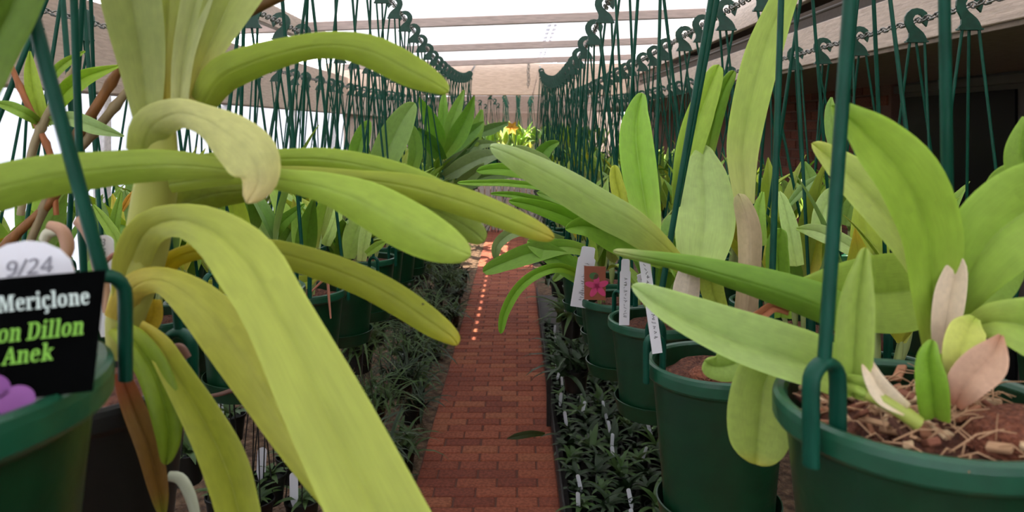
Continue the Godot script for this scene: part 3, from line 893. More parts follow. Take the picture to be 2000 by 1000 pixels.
# ---------------------------------------------------------------- left foreground
func build_left_foreground() -> void:
	# pot with the black card
	var c1 := Vector3(-0.329, EYE - 0.131, -0.38)
	var l1 := thing("hanging_orchid", c1, "nearest green hanging pot at the lower left, holding a black name card", "plant")
	add_pot(l1, 1.06)
	for k in 7:
		var a := k * 0.9
		part("root", tube_mesh([Vector3(0.05 * cos(a), -0.02, 0.05 * sin(a)), Vector3(0.06 * cos(a + 0.3), 0.0, 0.06 * sin(a + 0.3)), Vector3(0.075 * cos(a + 0.6), -0.012, 0.075 * sin(a + 0.6))], [0.004, 0.005, 0.003], 7, lin("8a5236"), 8), M.root, l1)
	hanger(Vector3(-0.395, EYE + 0.75, -0.38), c1, 0.106, -0.72, false, "green pot hanger of the nearest pot at the lower left", "", 1.2)
	# card with printed name, picture in print
	var kc := at(88, 640, 0.365)
	var card := thing("name_card", kc, "black printed orchid name card with purple flower picture, in the lower left pot", "card")
	card.rotation = Vector3(-0.05, 0.25, 0.045)
	var s := 0.365 / F
	var board := part("board", card_mesh(270 * s, 250 * s), M.card, card, Transform3D(Basis(), Vector3(-28 * s, -20 * s, 0)))
	var back := Vector3(28 * s, 20 * s, 0)
	var white := mat("cfe0d6", 0.5); var green := mat("7fbf3c", 0.5)
	lettering(board, "Meriçlone", white, back + Vector3(1 * s, 50 * s, 0.0008), 158 * s, 44 * s)
	lettering(board, "Don Dillon", green, back + Vector3(-17 * s, -2 * s, 0.0008), 174 * s, 36 * s, true, 0.0, 700, 0.15)
	lettering(board, "Anek", green, back + Vector3(-29 * s, -46 * s, 0.0008), 88 * s, 34 * s, true, 0.0, 700, 0.15)
	flower_print(board, s)
	var t1 := at(54, 600, 0.39)
	var tg := thing("plant_label", t1, "white rounded plant tag dated 9/24 behind the black card", "label")
	tg.rotation = Vector3(0, 0.2, 0.03)
	part("tag", tag_mesh(0.046, 0.085, 0.001), M.label, tg, Transform3D(Basis(), Vector3(0, -0.05, 0)))
	lettering(tg, "9/24", mat("8a8a92", 0.7), Vector3(0.002, 0.0215, 0.0009), 88 * s, 32 * s, false, -0.06, 400, 0.2)
	var t2 := at(205, 520, 0.62)
	var tg2 := thing("plant_label", t2, "white rounded plant tag with pencilled dates beside the thick pale roots", "label")
	part("tag", tag_mesh(0.0155, 0.085, 0.001), M.label, tg2, Transform3D(Basis(Vector3.UP, 0.2), Vector3(-0.001, -0.059, 0)))
	lettering(tg2, "1/23", M.ink, Vector3(-0.0035, 0.0205, 0.002), 0.0095, 0.006, false, 0.1, 400)
	lettering(tg2, "1/26", M.ink, Vector3(-0.003, 0.0125, 0.002), 0.0095, 0.006, false, 0.1, 400)

	# black pot and the big strap-leaved orchid
	var cb := Vector3(-0.385, EYE - 0.215, -0.64)
	var v := thing("strap_leaf_orchid", cb, "large foreground orchid with long yellow-green strap leaves on a thick stem", "plant")
	add_pot(v, 1.0, true)
	var Y := "c2b455"; var G := "9aa838"; var O := "a9ad48"; var D := "7f9632"
	part("stem", tube_mesh([at(238, 690, 0.6) - cb, at(248, 610, 0.59) - cb, at(282, 500, 0.58) - cb, at(305, 360, 0.57) - cb, at(318, 260, 0.57) - cb, at(326, 215, 0.57) - cb], [0.011, 0.015, 0.0165, 0.0155, 0.01, 0.004], 14, lin("aeb052"), 20), M.root, v)
	var L := [
		# fan at the top
		[[[288, 235, 24, 0.565], [278, 130, 40, 0.555], [264, 40, 50, 0.545], [246, -60, 54, 0.535], [226, -180, 36, 0.525], [214, -260, 4, 0.52]], ["b4bc7c", "a6b270", "98aa58"], 0.55],
		[[[322, 225, 16, 0.575], [323, 110, 20, 0.575], [328, 0, 26, 0.575], [334, -60, 28, 0.57], [338, -170, 19, 0.565], [340, -240, 4, 0.56]], ["c8bc64", "b0b868", "a4b254"], 0.5],
		[[[350, 218, 15, 0.565], [358, 110, 20, 0.57], [384, 0, 28, 0.575], [400, -60, 30, 0.58], [424, -170, 20, 0.585], [440, -240, 4, 0.59]], ["bcc084", "b4be80", "a8b868"], 0.5],
		[[[362, 212, 14, 0.58], [398, 115, 26, 0.585], [446, 10, 46, 0.59], [490, -70, 52, 0.6], [550, -180, 36, 0.605], [595, -250, 5, 0.61]], ["c4bc6c", "b0bc70", "a4b254"], 0.7],
		[[[362, 225, 18, 0.59], [392, 205, 26, 0.58], [430, 152, 36, 0.57], [490, 122, 33, 0.56], [575, 97, 27, 0.555], [650, 88, 27, 0.55], [725, 101, 33, 0.545], [800, 138, 32, 0.54], [850, 163, 20, 0.537], [876, 180, 4, 0.535]], ["a4b04c", "8fa436", "98ac3a"], -0.4],
		# pale curled leaf
		[[[278, 300, 30, 0.56], [296, 248, 38, 0.55], [345, 222, 30, 0.535], [395, 232, 30, 0.52], [445, 262, 46, 0.51], [490, 305, 52, 0.505], [506, 352, 36, 0.505], [482, 397, 4, 0.505]], ["a8b25c", "c8ca88", "d8cc98"], -0.25],
		# long leaf to the left
		[[[460, 334, 16, 0.55], [380, 325, 26, 0.54], [300, 323, 32, 0.53], [200, 331, 36, 0.51], [100, 343, 42, 0.49], [0, 366, 46, 0.47], [-90, 395, 44, 0.455], [-180, 430, 30, 0.445], [-235, 452, 5, 0.44]], ["a0b04a", "98b046", "8cac40"], -0.4],
		# leaves to the right
		[[[320, 330, 18, 0.57], [430, 318, 22, 0.575], [540, 311, 20, 0.58], [640, 312, 23, 0.585], [740, 330, 24, 0.59], [830, 355, 18, 0.595], [890, 378, 4, 0.6]], ["9cae44", "98b040", "9cb444"], -0.35],
		[[[330, 345, 14, 0.565], [560, 338, 14, 0.57], [700, 350, 18, 0.575], [800, 365, 26, 0.575], [900, 393, 28, 0.575], [980, 422, 25, 0.573], [1048, 451, 19, 0.57], [1082, 466, 5, 0.57]], ["a8b048", "9cac3c", "b0a83c"], -0.3],
		[[[330, 360, 18, 0.56], [470, 340, 20, 0.55], [548, 351, 22, 0.54], [632, 366, 31, 0.535], [712, 395, 44, 0.53], [780, 432, 49, 0.525], [842, 465, 44, 0.52], [888, 486, 30, 0.518], [919, 499, 5, 0.517]], ["a4b448", "a0ba4a", "a8be54"], -0.4],
		[[[720, 370, 10, 0.6], [800, 390, 20, 0.6], [865, 418, 27, 0.6], [918, 448, 24, 0.6], [946, 472, 5, 0.6]], ["8aa03c", "93a848", "9aae50"], -0.35],
		[[[310, 430, 20, 0.58], [365, 395, 28, 0.59], [430, 377, 28, 0.6], [520, 370, 18, 0.62]], [Y, "8c9a38", D], -0.4],
		# the long front leaf
		[[[250, 585, 26, 0.575], [256, 515, 34, 0.565], [288, 450, 36, 0.55], [350, 430, 32, 0.53], [420, 455, 46, 0.505], [485, 518, 62, 0.485], [543, 615, 62, 0.465], [637, 800, 77, 0.445], [737, 1000, 87, 0.43], [790, 1110, 90, 0.42], [845, 1230, 72, 0.415], [880, 1310, 8, 0.412]], ["b8b858", "b2be58", "bcc666"], 0.14],
		# the yellow-based leaf to the right
		[[[318, 535, 20, 0.6], [345, 503, 18, 0.6], [420, 486, 17, 0.6], [520, 490, 24, 0.595], [620, 516, 28, 0.59], [710, 550, 29, 0.585], [780, 588, 29, 0.58], [845, 632, 25, 0.575], [882, 658, 16, 0.573], [893, 674, 4, 0.572]], ["c9b62e", "97a030", "b4ae38"], -0.25],
		# drooping leaves below
		[[[230, 625, 26, 0.575], [256, 566, 28, 0.565], [310, 547, 26, 0.555], [375, 582, 40, 0.545], [440, 650, 50, 0.535], [503, 740, 48, 0.525], [575, 855, 40, 0.515], [640, 960, 26, 0.51], [665, 1010, 5, 0.51]], ["d0bc58", "c0c458", "b4c050"], -0.3],
		[[[300, 585, 14, 0.6], [296, 620, 20, 0.6], [280, 648, 18, 0.6]], ["d0bc50", "c6b040"], 0.3],
		[[[226, 640, 16, 0.555], [262, 668, 25, 0.545], [298, 722, 29, 0.54], [320, 785, 29, 0.535], [330, 855, 22, 0.535], [324, 907, 5, 0.535]], ["9aa832", "86a030", "8aa034"], 0.3, 0.004],
		[[[272, 640, 14, 0.56], [310, 676, 22, 0.55], [342, 728, 27, 0.545], [402, 830, 36, 0.535], [440, 910, 41, 0.53], [466, 1000, 39, 0.525], [484, 1090, 36, 0.52]], ["c0b44c", "a8b040", "b0b848"], 0.5],
		[[[236, 728, 14, 0.57], [258, 790, 20, 0.565], [290, 872, 22, 0.56], [310, 955, 17, 0.56], [318, 1008, 4, 0.56]], ["9a4a2c", "8c6a34", "86882e"], 0.4],
		# top left corner
		[[[-150, 330, 20, 0.44], [-60, 190, 40, 0.42], [-20, 100, 46, 0.42], [20, 20, 46, 0.42], [55, -70, 44, 0.42], [85, -160, 26, 0.42], [100, -215, 4, 0.42]], ["7a9440", "6f8e38", "6f8e38"], 0.4],
	]
	for d in L: traced_leaf(v, d[0], d[1], d[2], d[3] if d.size() > 3 else 0.0022)
	part("leaf_spot", sphere(0.0013), mat("2a2018", 0.9), v, Transform3D(Basis(), at(800, 556, 0.572) - cb))
	part("leaf_spot", sphere(0.001), mat("2a2018", 0.9), v, Transform3D(Basis(), at(826, 594, 0.567) - cb))
	# thick pale aerial roots
	for d in [
		[[[95, 440, 9], [120, 450, 12], [132, 480, 13], [126, 510, 10], [140, 530, 8]], "b98f74"],
		[[[150, 430, 10], [170, 445, 14], [185, 480, 13], [192, 520, 12], [205, 560, 9], [208, 610, 7]], "bd957c"],
		[[[85, 470, 9], [95, 455, 11], [112, 452, 8]], "c3c0a6"],
		[[[200, 520, 4], [218, 500, 5], [236, 498, 6], [240, 530, 7], [232, 560, 7]], "8f5f50"],
		[[[330, 930, 9], [352, 935, 11], [368, 960, 11], [378, 990, 10], [385, 1020, 8]], "b9bfa4"],
		[[[235, 690, 7], [245, 760, 10], [262, 850, 8]], "5c3020"],
		[[[325, 690, 8], [350, 680, 10], [366, 700, 9]], "6a4430"],
	]:
		var pp := []; var rr := []
		for q in d[0]:
			pp.append(at(q[0], q[1], 0.6) - cb); rr.append(q[2] / F * 0.6)
		part("root", tube_mesh(pp, rr, 10, lin(d[1]), 14), M.root, v)
	hanger(Vector3(-0.4, EYE + 0.72, -0.64), cb, 0.1, 2.2, false, "green pot hanger of the black pot under the big strap-leaved orchid")

	# cane orchid at the far left
	var cc := at(60, 600, 0.95)
	var dn := thing("cane_orchid", cc, "cane orchid with bare brown jointed canes and pointed leaves, far left", "plant")
	add_pot(dn, 1.0)
	for d in [
		[[[-20, 510, 9], [40, 450, 9], [105, 385, 9], [130, 300, 9], [178, 225, 10], [215, 165, 9], [252, 105, 8]], "8c5a28"],
		[[[60, 470, 8], [120, 330, 8], [165, 280, 9], [205, 232, 9], [255, 170, 8]], "93805a"],
		[[[110, 420, 5], [100, 310, 6], [75, 250, 6], [50, 195, 6], [22, 130, 5]], "a8632c"],
		[[[40, 420, 7], [62, 300, 8], [85, 240, 8], [112, 190, 7], [134, 150, 6], [142, 132, 3]], "a5946c"],
	]:
		var pp := []; var rr := []
		for q in d[0]:
			pp.append(at(q[0], q[1], 0.92) - cc); rr.append(q[2] / F * 0.92)
		pp = smooth_list(pp, 26); rr = smooth_list(rr, 26)
		for k in 26:
			if k % 6 == 3: rr[k] *= 1.3
		part("cane", tube_mesh(pp, rr, 10, lin(d[1])), M.cane, dn)
	for d in [
		[[[92, 240, 8, 0.94], [120, 190, 16, 0.92], [165, 152, 17, 0.9], [238, 127, 2, 0.88]], ["9ab83c", "9cc038", "a8c448"]],
		[[[92, 175, 3, 0.92], [110, 140, 9, 0.92], [132, 120, 9, 0.92], [166, 100, 2, 0.92]], ["8fae3c", "9ab848", "9ab848"]],
		[[[80, 250, 14, 0.93], [70, 200, 16, 0.93], [60, 140, 11, 0.93], [58, 100, 2, 0.93]], ["b0bc50", "a8c048", "a0b848"]],
		[[[100, 235, 8, 0.92], [140, 232, 14, 0.9], [190, 250, 14, 0.88], [242, 266, 2, 0.88]], ["86a452", "98b470", "98b470"]],
		[[[75, 238, 7, 0.92], [50, 222, 11, 0.9], [20, 208, 10, 0.9], [-10, 200, 3, 0.9]], ["86a240", "8cae44", "8cae44"]],
	]: traced_leaf(dn, d[0], d[1], 0.5, 0.0015)
	hanger(at(150, -230, 0.98), cc, 0.1, 0.4, false, "green pot hanger of the cane orchid at the far left")
	# dry stem crossing at the top
	part("dry_flower_stem", tube_mesh([at(345, 130, 0.62) - cb, at(400, 70, 0.64) - cb, at(480, 22, 0.66) - cb, at(560, -15, 0.68) - cb], [0.004, 0.005, 0.0065, 0.0055], 10, lin("7d5a2c"), 14), M.cane, v)

func sphere(r: float) -> SphereMesh:
	var m := SphereMesh.new()
	m.radius = r; m.height = r * 1.4; m.radial_segments = 10; m.rings = 6
	return m

func card_mesh(w: float, h: float) -> ArrayMesh:
	return extrude(PackedVector2Array([Vector2(-w / 2, -h * 0.45), Vector2(w * 0.40, -h * 0.45), Vector2(w * 0.515, h * 0.49), Vector2(-w / 2, h * 0.49)]), 0.0009)

func flower_print(parent: Node3D, s: float) -> void:
	# the printed purple flower, as thin ink shapes lying on the card
	for q in [[36, 773, 34, 29, 0.3, "94589a"], [2, 742, 27, 23, -0.5, "864a8e"], [-26, 796, 36, 28, 0.9, "8c5092"], [6, 792, 9, 8, 0.0, "4c2a6a"]]:
		var p := PackedVector2Array()
		for j in 22:
			var b := TAU * j / 22
			p.append(Vector2(cos(b) * q[2] * s, sin(b) * q[3] * s).rotated(q[4]))
		part("printed_petal", extrude(p, 0.0003), mat(q[5], 0.6), parent, Transform3D(Basis(), Vector3((q[0] - 60) * s, -(q[1] - 660) * s, 0.0006 + 0.0001 * (q[2] % 7))))

# ---------------------------------------------------------------- right foreground
func build_right_foreground() -> void:
	var c1 := Vector3(0.29, EYE - 0.195, -0.53)
	var r1 := thing("broad_leaf_orchid", c1, "nearest orchid at the lower right, thick broad leaves in a green pot", "plant")
	add_pot(r1, 1.0)
	var A := "a2bc54"; var B := "b0c05c"; var C := "8cae44"
	for d in [
		[[[1840, 775, 20, 0.56, 0.4], [1828, 650, 32, 0.55, 0.4], [1820, 560, 42, 0.54, 0.4], [1812, 455, 54, 0.53, 0.4], [1768, 352, 60, 0.52, 0.4], [1706, 280, 50, 0.515, 0.4], [1660, 234, 28, 0.51, 0.4], [1624, 206, 4, 0.51, 0.4]], [B, "a0c04a", "90b444"], 0.35],
		[[[1840, 640, 18, 0.64, 0.4], [1800, 520, 34, 0.65, 0.4], [1740, 430, 42, 0.66, 0.4], [1680, 365, 40, 0.67, 0.4], [1622, 311, 24, 0.68, 0.4], [1586, 280, 4, 0.68, 0.4]], [B, "b4c668", "c0ca6c"], 0.4],
		[[[1858, 640, 14, 0.56], [1880, 560, 44, 0.545], [1935, 470, 74, 0.53], [2010, 410, 84, 0.52], [2090, 370, 70, 0.51], [2180, 335, 44, 0.5], [2240, 315, 6, 0.495]], [A, "a2c254", "9cbc50"], 0.45],
		[[[1555, 570, 22, 0.72], [1630, 574, 56, 0.71], [1715, 574, 74, 0.7], [1790, 566, 70, 0.69], [1850, 555, 40, 0.67]], [A, "a8c258", "a4bc54"], 0.3],
		[[[1664, 775, 26, 0.5], [1668, 685, 35, 0.5], [1674, 590, 32, 0.5], [1686, 510, 14, 0.5], [1691, 484, 3, 0.5]], [A, "a4bc5c", "acc264"], 0.5],
		[[[1826, 815, 26, 0.49], [1820, 752, 29, 0.485], [1814, 702, 22, 0.485], [1822, 664, 4, 0.485]], ["86aa38", "86b038", "93ba48"], 0.5],
		[[[1890, 640, 12, 0.53], [1945, 628, 36, 0.51], [2020, 640, 62, 0.5], [2090, 660, 60, 0.49], [2170, 690, 40, 0.48], [2220, 712, 5, 0.475]], [B, "a8c45c", "9cbc50"], 0.4],
		[[[1885, 600, 16, 0.6], [1935, 560, 36, 0.6], [1972, 535, 24, 0.6], [1986, 515, 4, 0.6]], [A, C, C], 0.4],
		[[[1690, 650, 30, 0.66, -0.3], [1615, 604, 38, 0.67, -0.3], [1530, 572, 34, 0.68, -0.3], [1440, 545, 27, 0.69, -0.3], [1340, 518, 18, 0.7, -0.3], [1250, 501, 11, 0.7, -0.3], [1198, 491, 4, 0.7, -0.3]], ["80a43c", "7ca43e", "b4c080"], -0.55],
		[[[1640, 740, 40, 0.58, 0.45], [1590, 716, 50, 0.58, 0.45], [1510, 690, 52, 0.58, 0.45], [1425, 660, 48, 0.585, 0.45], [1340, 622, 38, 0.59, 0.45], [1275, 586, 24, 0.6, 0.45], [1234, 558, 4, 0.6, 0.45]], [A, "a4be70", "b0c88a"], 0.5],
		[[[1530, 700, 40, 0.62], [1498, 740, 56, 0.62], [1487, 795, 62, 0.62], [1482, 850, 57, 0.62], [1479, 886, 40, 0.62], [1476, 907, 5, 0.62]], [A, "b0c468", "c4c45c"], 0.35],
		[[[1470, 690, 24, 0.68], [1430, 712, 30, 0.68], [1395, 716, 24, 0.68], [1376, 704, 6, 0.68]], [A, "9cb85c", "9cb85c"], 0.3],
		[[[1940, 420, 16, 0.7], [1950, 365, 22, 0.7], [1972, 335, 16, 0.7], [1990, 322, 3, 0.7]], [A, C, C], 0.4],
		[[[2020, 380, 40, 0.66], [1996, 300, 30, 0.66], [2010, 230, 12, 0.66]], [A, "8cae44", "8cae44"], 0.4],
		[[[1755, 800, 14, 0.5], [1700, 760, 18, 0.49], [1650, 745, 16, 0.5]], [A, A, A], 0.3],
	]: traced_leaf(r1, d[0], d[1], d[2], 0.0034)
	for d in [
		[[[1842, 690, 16, 0.535], [1846, 640, 24, 0.53], [1856, 575, 27, 0.53], [1868, 520, 18, 0.53], [1864, 488, 3, 0.53]], ["c0a892", "cdbba0", "d8c6a8"]],
		[[[1865, 790, 14, 0.48], [1890, 745, 34, 0.475], [1930, 705, 34, 0.475], [1955, 655, 5, 0.48]], ["8c5840", "b4927a", "a87a5e"]],
		[[[1872, 760, 12, 0.49], [1876, 700, 32, 0.49], [1890, 645, 30, 0.5], [1905, 620, 10, 0.5]], ["b9b468", "b4bc5c", "a8bc50"]],
		[[[1690, 690, 5, 0.5], [1702, 730, 16, 0.49], [1728, 770, 22, 0.485], [1770, 800, 14, 0.48]], ["c09878", "cfc0a4", "c2b48a"]],
		[[[1440, 640, 12, 0.7], [1480, 620, 12, 0.7], [1510, 600, 10, 0.7], [1540, 610, 6, 0.7]], ["8a5236", "a06040", "a06040"]],
	]: traced_leaf(r1, d[0], d[1], 0.5, 0.0016, "sheath", 18, M.sheath)
	part("rhizome", tube_mesh([at(1690, 768, 0.49) - c1, at(1740, 790, 0.485) - c1, at(1795, 828, 0.48) - c1], [0.004, 0.0052, 0.005], 10, lin("9aa648"), 10), M.root, r1)
	# bark chips, fibre wad and dry threads
	var r := RandomNumberGenerator.new(); r.seed = 5
	var fw := lathe([Vector2(0.0, 0.024), Vector2(0.02, 0.021), Vector2(0.034, 0.012), Vector2(0.04, -0.006), Vector2(0.03, -0.02)], 22)
	part("fibre_wad", fw, M.fibre, r1, Transform3D(Basis().scaled(Vector3(1, 0.8, 0.9)), Vector3(0.05, -0.012, 0.035)))
	for k in 90:
		var a := r.randf() * TAU; var q := sqrt(r.randf()) * 0.085
		var cs := box(Vector3(r.randf_range(0.012, 0.03), r.randf_range(0.002, 0.005), r.randf_range(0.003, 0.009)), 0.001) if k < 24 else null
		if cs: SH["chip%d" % k] = cs
		part("bark_chip", SH["chip%d" % (k % 24)], M.chip[r.randi() % 5], r1, Transform3D(Basis.from_euler(Vector3(r.randf_range(-0.5, 0.5), r.randf() * TAU, r.randf_range(-0.6, 0.6))), Vector3(cos(a) * q, -0.017 + r.randf_range(0, 0.012), sin(a) * q)))
	var st := SurfaceTool.new()
	for k in 130:
		var a := r.randf() * TAU; var q := sqrt(r.randf()) * 0.08
		var p := Vector3(cos(a) * q, -0.006, sin(a) * q)
		var d := Vector3(r.randf_range(-1, 1), r.randf_range(-0.1, 0.5), r.randf_range(-1, 1)).normalized() * r.randf_range(0.01, 0.04)
		st.append_from(tube_mesh([p, p + d * 0.5 + Vector3(0, 0.004, 0), p + d], [0.0006, 0.0006, 0.0003], 4), 0, Transform3D())
	tag(part("fibres", st.commit(), M.chip[2], r1), "", "", "", "stuff")
	# its hanger: the clip at the near left is a main feature
	hanger(Vector3(0.302, EYE + 0.74, -0.53), c1, 0.1, [PI * 0.855, PI * 1.72, PI * 0.22], false, "thick green hanger of the nearest lower right pot, arched clip over the rim", "", 1.3)

	# second pot: tall broad leaves
	var c2 := Vector3(0.29, EYE - 0.335, -1.07)
	var r2 := thing("broad_leaf_orchid", c2, "tall orchid with upright broad leaves, second pot right of the path", "plant")
	add_pot(r2, 1.0)
	for nm in ["pot_body", "saucer"]: (r2.get_node(nm) as Node3D).scale.y = 1.2
	for d in [
		[[[1330, 512, 16, 1.0, 0.7], [1290, 474, 26, 0.97, 0.7], [1240, 434, 33, 0.94, 0.7], [1175, 397, 36, 0.9, 0.7], [1100, 354, 33, 0.86, 0.7], [1030, 318, 26, 0.83, 0.7], [985, 297, 17, 0.81, 0.7], [958, 287, 4, 0.8, 0.7]], ["b4bc54", "a4be6c", "b0c88c"], -0.3],
		[[[1276, 480, 16, 1.08], [1264, 420, 28, 1.12], [1250, 340, 34, 1.17], [1242, 270, 31, 1.22], [1244, 222, 20, 1.26], [1254, 182, 3, 1.29]], [A, "8cb840", "8cb848"], 0.6],
		[[[1232, 450, 8, 1.14], [1216, 400, 14, 1.14], [1204, 355, 13, 1.14], [1200, 322, 3, 1.14]], ["c4c860", "bcc850", "bcc850"], 0.4],
		[[[1362, 540, 36, 1.04], [1374, 460, 56, 1.08], [1378, 400, 54, 1.12], [1374, 340, 42, 1.16], [1374, 304, 22, 1.185], [1372, 284, 4, 1.2]], ["acc472", "b4cc80", "b8ce84"], 0.2],
		[[[1455, 400, 18, 1.05], [1450, 300, 30, 1.09], [1466, 200, 34, 1.13], [1492, 100, 34, 1.18], [1526, 10, 26, 1.22], [1556, -60, 20, 1.25]], ["b0b86c", "a4bc58", "98b84c"], 0.25],
		[[[1330, 400, 18, 1.2], [1345, 300, 26, 1.2], [1372, 210, 25, 1.2], [1404, 126, 3, 1.2]], [A, "acca54", "acca54"], 0.45],
		[[[1378, 320, 12, 1.22], [1394, 240, 16, 1.22], [1414, 175, 13, 1.22], [1434, 138, 3, 1.22]], [A, "86b03c", "93b648"], 0.4],
		[[[1525, 620, 20, 1.1], [1520, 540, 22, 1.1], [1518, 480, 20, 1.1], [1526, 446, 6, 1.1]], ["86a83a", "7aa434", "7aa434"], 0.5],
		[[[1410, 620, 16, 1.08], [1392, 570, 22, 1.08], [1385, 520, 24, 1.08]], ["b8bc58", "a8b850", "98b048"], 0.5],
	]: traced_leaf(r2, d[0], d[1], d[2], 0.0034)
	for d in [
		[[[1455, 625, 22, 1.04], [1464, 520, 22, 1.03], [1462, 440, 22, 1.03], [1442, 378, 4, 1.03]], ["a08a6c", "b8a884", "b4b07c"]],
		[[[1335, 640, 22, 1.05], [1340, 570, 26, 1.05], [1348, 520, 18, 1.05]], ["b09c88", "ccc0ac", "c8c0a8"]],
	]: traced_leaf(r2, d[0], d[1], -0.9, 0.005, "pseudobulb", 18, M.sheath)
	part("fibre_wad", fw, M.fibre, r2, Transform3D(Basis().scaled(Vector3(0.6, 0.8, 0.6)), Vector3(-0.035, -0.01, 0.055)))
	hanger(Vector3(0.379, EYE + 0.69, -1.07), c2, 0.1, [PI * 0.93, PI * 1.2, PI * 0.35], false, "green pot hanger crossing the pale broad leaf right of the path", "", 1.25)

	# traced leaves of the next pots, set in an orchid of their own pot behind
	var r3 := known("RA0", "orchid with bright arching leaves over the path, third pot on the right")
	for d in [
		[[[1330, 470, 12, 1.6], [1240, 478, 18, 1.5], [1170, 452, 19, 1.45], [1100, 421, 18, 1.4], [1040, 401, 13, 1.37], [994, 392, 4, 1.35]], [A, "7cac34", "7cac34"], 0.3],
		[[[1330, 520, 16, 1.5], [1260, 480, 32, 1.45], [1200, 458, 36, 1.4], [1145, 442, 22, 1.36], [1104, 447, 4, 1.34]], [A, "80ac38", "84b03c"], 0.6],
		[[[1300, 470, 10, 1.75], [1230, 418, 12, 1.72], [1130, 368, 13, 1.7], [1045, 341, 14, 1.68], [980, 330, 12, 1.66], [930, 334, 3, 1.65]], [A, "86b43c", "7cac38"], 0.35],
		[[[1160, 410, 7, 1.8], [1085, 372, 7, 1.8], [1000, 358, 7, 1.8], [940, 357, 6, 1.8], [893, 357, 2, 1.8]], [A, "90bc48", "90bc48"], 0.5],
		[[[1180, 430, 8, 1.8], [1090, 402, 9, 1.8], [1010, 382, 7, 1.8], [958, 378, 2, 1.8]], [A, "7cac38", "7cac38"], 0.5],
		[[[1240, 470, 10, 1.7], [1180, 435, 11, 1.7], [1110, 396, 10, 1.7], [1048, 376, 3, 1.7]], [A, "90b458", "90b458"], 0.4],
	]: traced_leaf(r3, d[0], d[1], d[2], 0.0025)
	var r4 := known("RA1", "orchid with low drooping leaves over the bricks, fourth pot on the right")
	for d in [
		[[[1170, 500, 8, 2.0], [1110, 482, 14, 2.0], [1045, 492, 20, 2.0], [985, 513, 16, 2.0], [943, 531, 2, 2.0]], [A, "86b048", "86b048"], 0.5],
		[[[1160, 560, 12, 2.0], [1115, 524, 21, 2.0], [1070, 493, 18, 2.0], [1030, 470, 3, 2.0]], [A, "84b044", "90b850"], 0.5],
		[[[1140, 540, 7, 2.0], [1095, 523, 9, 1.95], [1050, 534, 10, 1.9], [1012, 564, 10, 1.9], [986, 610, 9, 1.9], [978, 652, 2, 1.9]], ["98b838", "84b43a", "84b43a"], 0.5],
		[[[1100, 470, 8, 2.4], [1040, 452, 9, 2.4], [1000, 455, 11, 2.4], [972, 478, 10, 2.4], [968, 506, 2, 2.4]], ["86a05c", "98b078", "7c9c5c"], 0.5],
		[[[1130, 505, 8, 2.1], [1105, 525, 10, 2.1], [1080, 549, 2, 2.1]], [A, "90b45c", "90b45c"], 0.4],
		[[[1042, 345, 10, 2.3], [1050, 315, 17, 2.3], [1070, 288, 12, 2.3], [1092, 277, 2, 2.3]], ["6c9438", "6c9c38", "80a848"], 0.5],
		[[[1090, 345, 10, 2.2], [1060, 318, 15, 2.2], [1030, 298, 11, 2.2], [1006, 286, 2, 2.2]], ["8ca858", "a0b878", "a0b878"], 0.4],
	]: traced_leaf(r4, d[0], d[1], d[2], 0.0025)
	# plant tags standing in the right pots
	white_tag("white plant tag with a notched top and handwriting, behind the flower picture card", [1130, 600], [1150, 482], 33, 1.95)
	white_tag("narrow white tag with a column of small print in the third pot on the right", [1219, 635], [1222, 506], 20, 1.5)
	white_tag("white tag leaning left, its top above the long dark leaf", [1284, 690], [1250, 446], 20, 1.03)
	white_tag("short blue-white tag behind the leaning white tag", [1262, 570], [1250, 535], 17, 1.2)
	var pk := at(1162, 553, 1.9)
	var pc := thing("picture_card", pk, "small orange card with a pink flower picture in the fourth pot on the right", "card")
	var q2 := 1.9 / F
	pc.rotation.y = -0.15
	var pb := part("board", box(Vector3(42 * q2, 66 * q2, 0.001), 0.0002), mat("8c4a2e", 0.4), pc)
	for k in 5:
		var a := 0.4 + TAU * k / 5
		var p := PackedVector2Array()
		for j in 14: p.append(Vector2(cos(TAU * j / 14) * 13 * q2, sin(TAU * j / 14) * 6 * q2).rotated(a) + Vector2(cos(a), sin(a)) * 11 * q2 + Vector2(4 * q2, -6 * q2))
		part("printed_petal", extrude(p, 0.0003), mat("c43a6c", 0.5), pb, Transform3D(Basis(), Vector3(0, 0, 0.0007)))
	var lf := PackedVector2Array()
	for j in 12: lf.append(Vector2(cos(TAU * j / 12) * 9 * q2 - 2 * q2, sin(TAU * j / 12) * 7 * q2 + 14 * q2))
	part("printed_leaf", extrude(lf, 0.0003), mat("3c6a34", 0.5), pb, Transform3D(Basis(), Vector3(0, 0, 0.0007)))

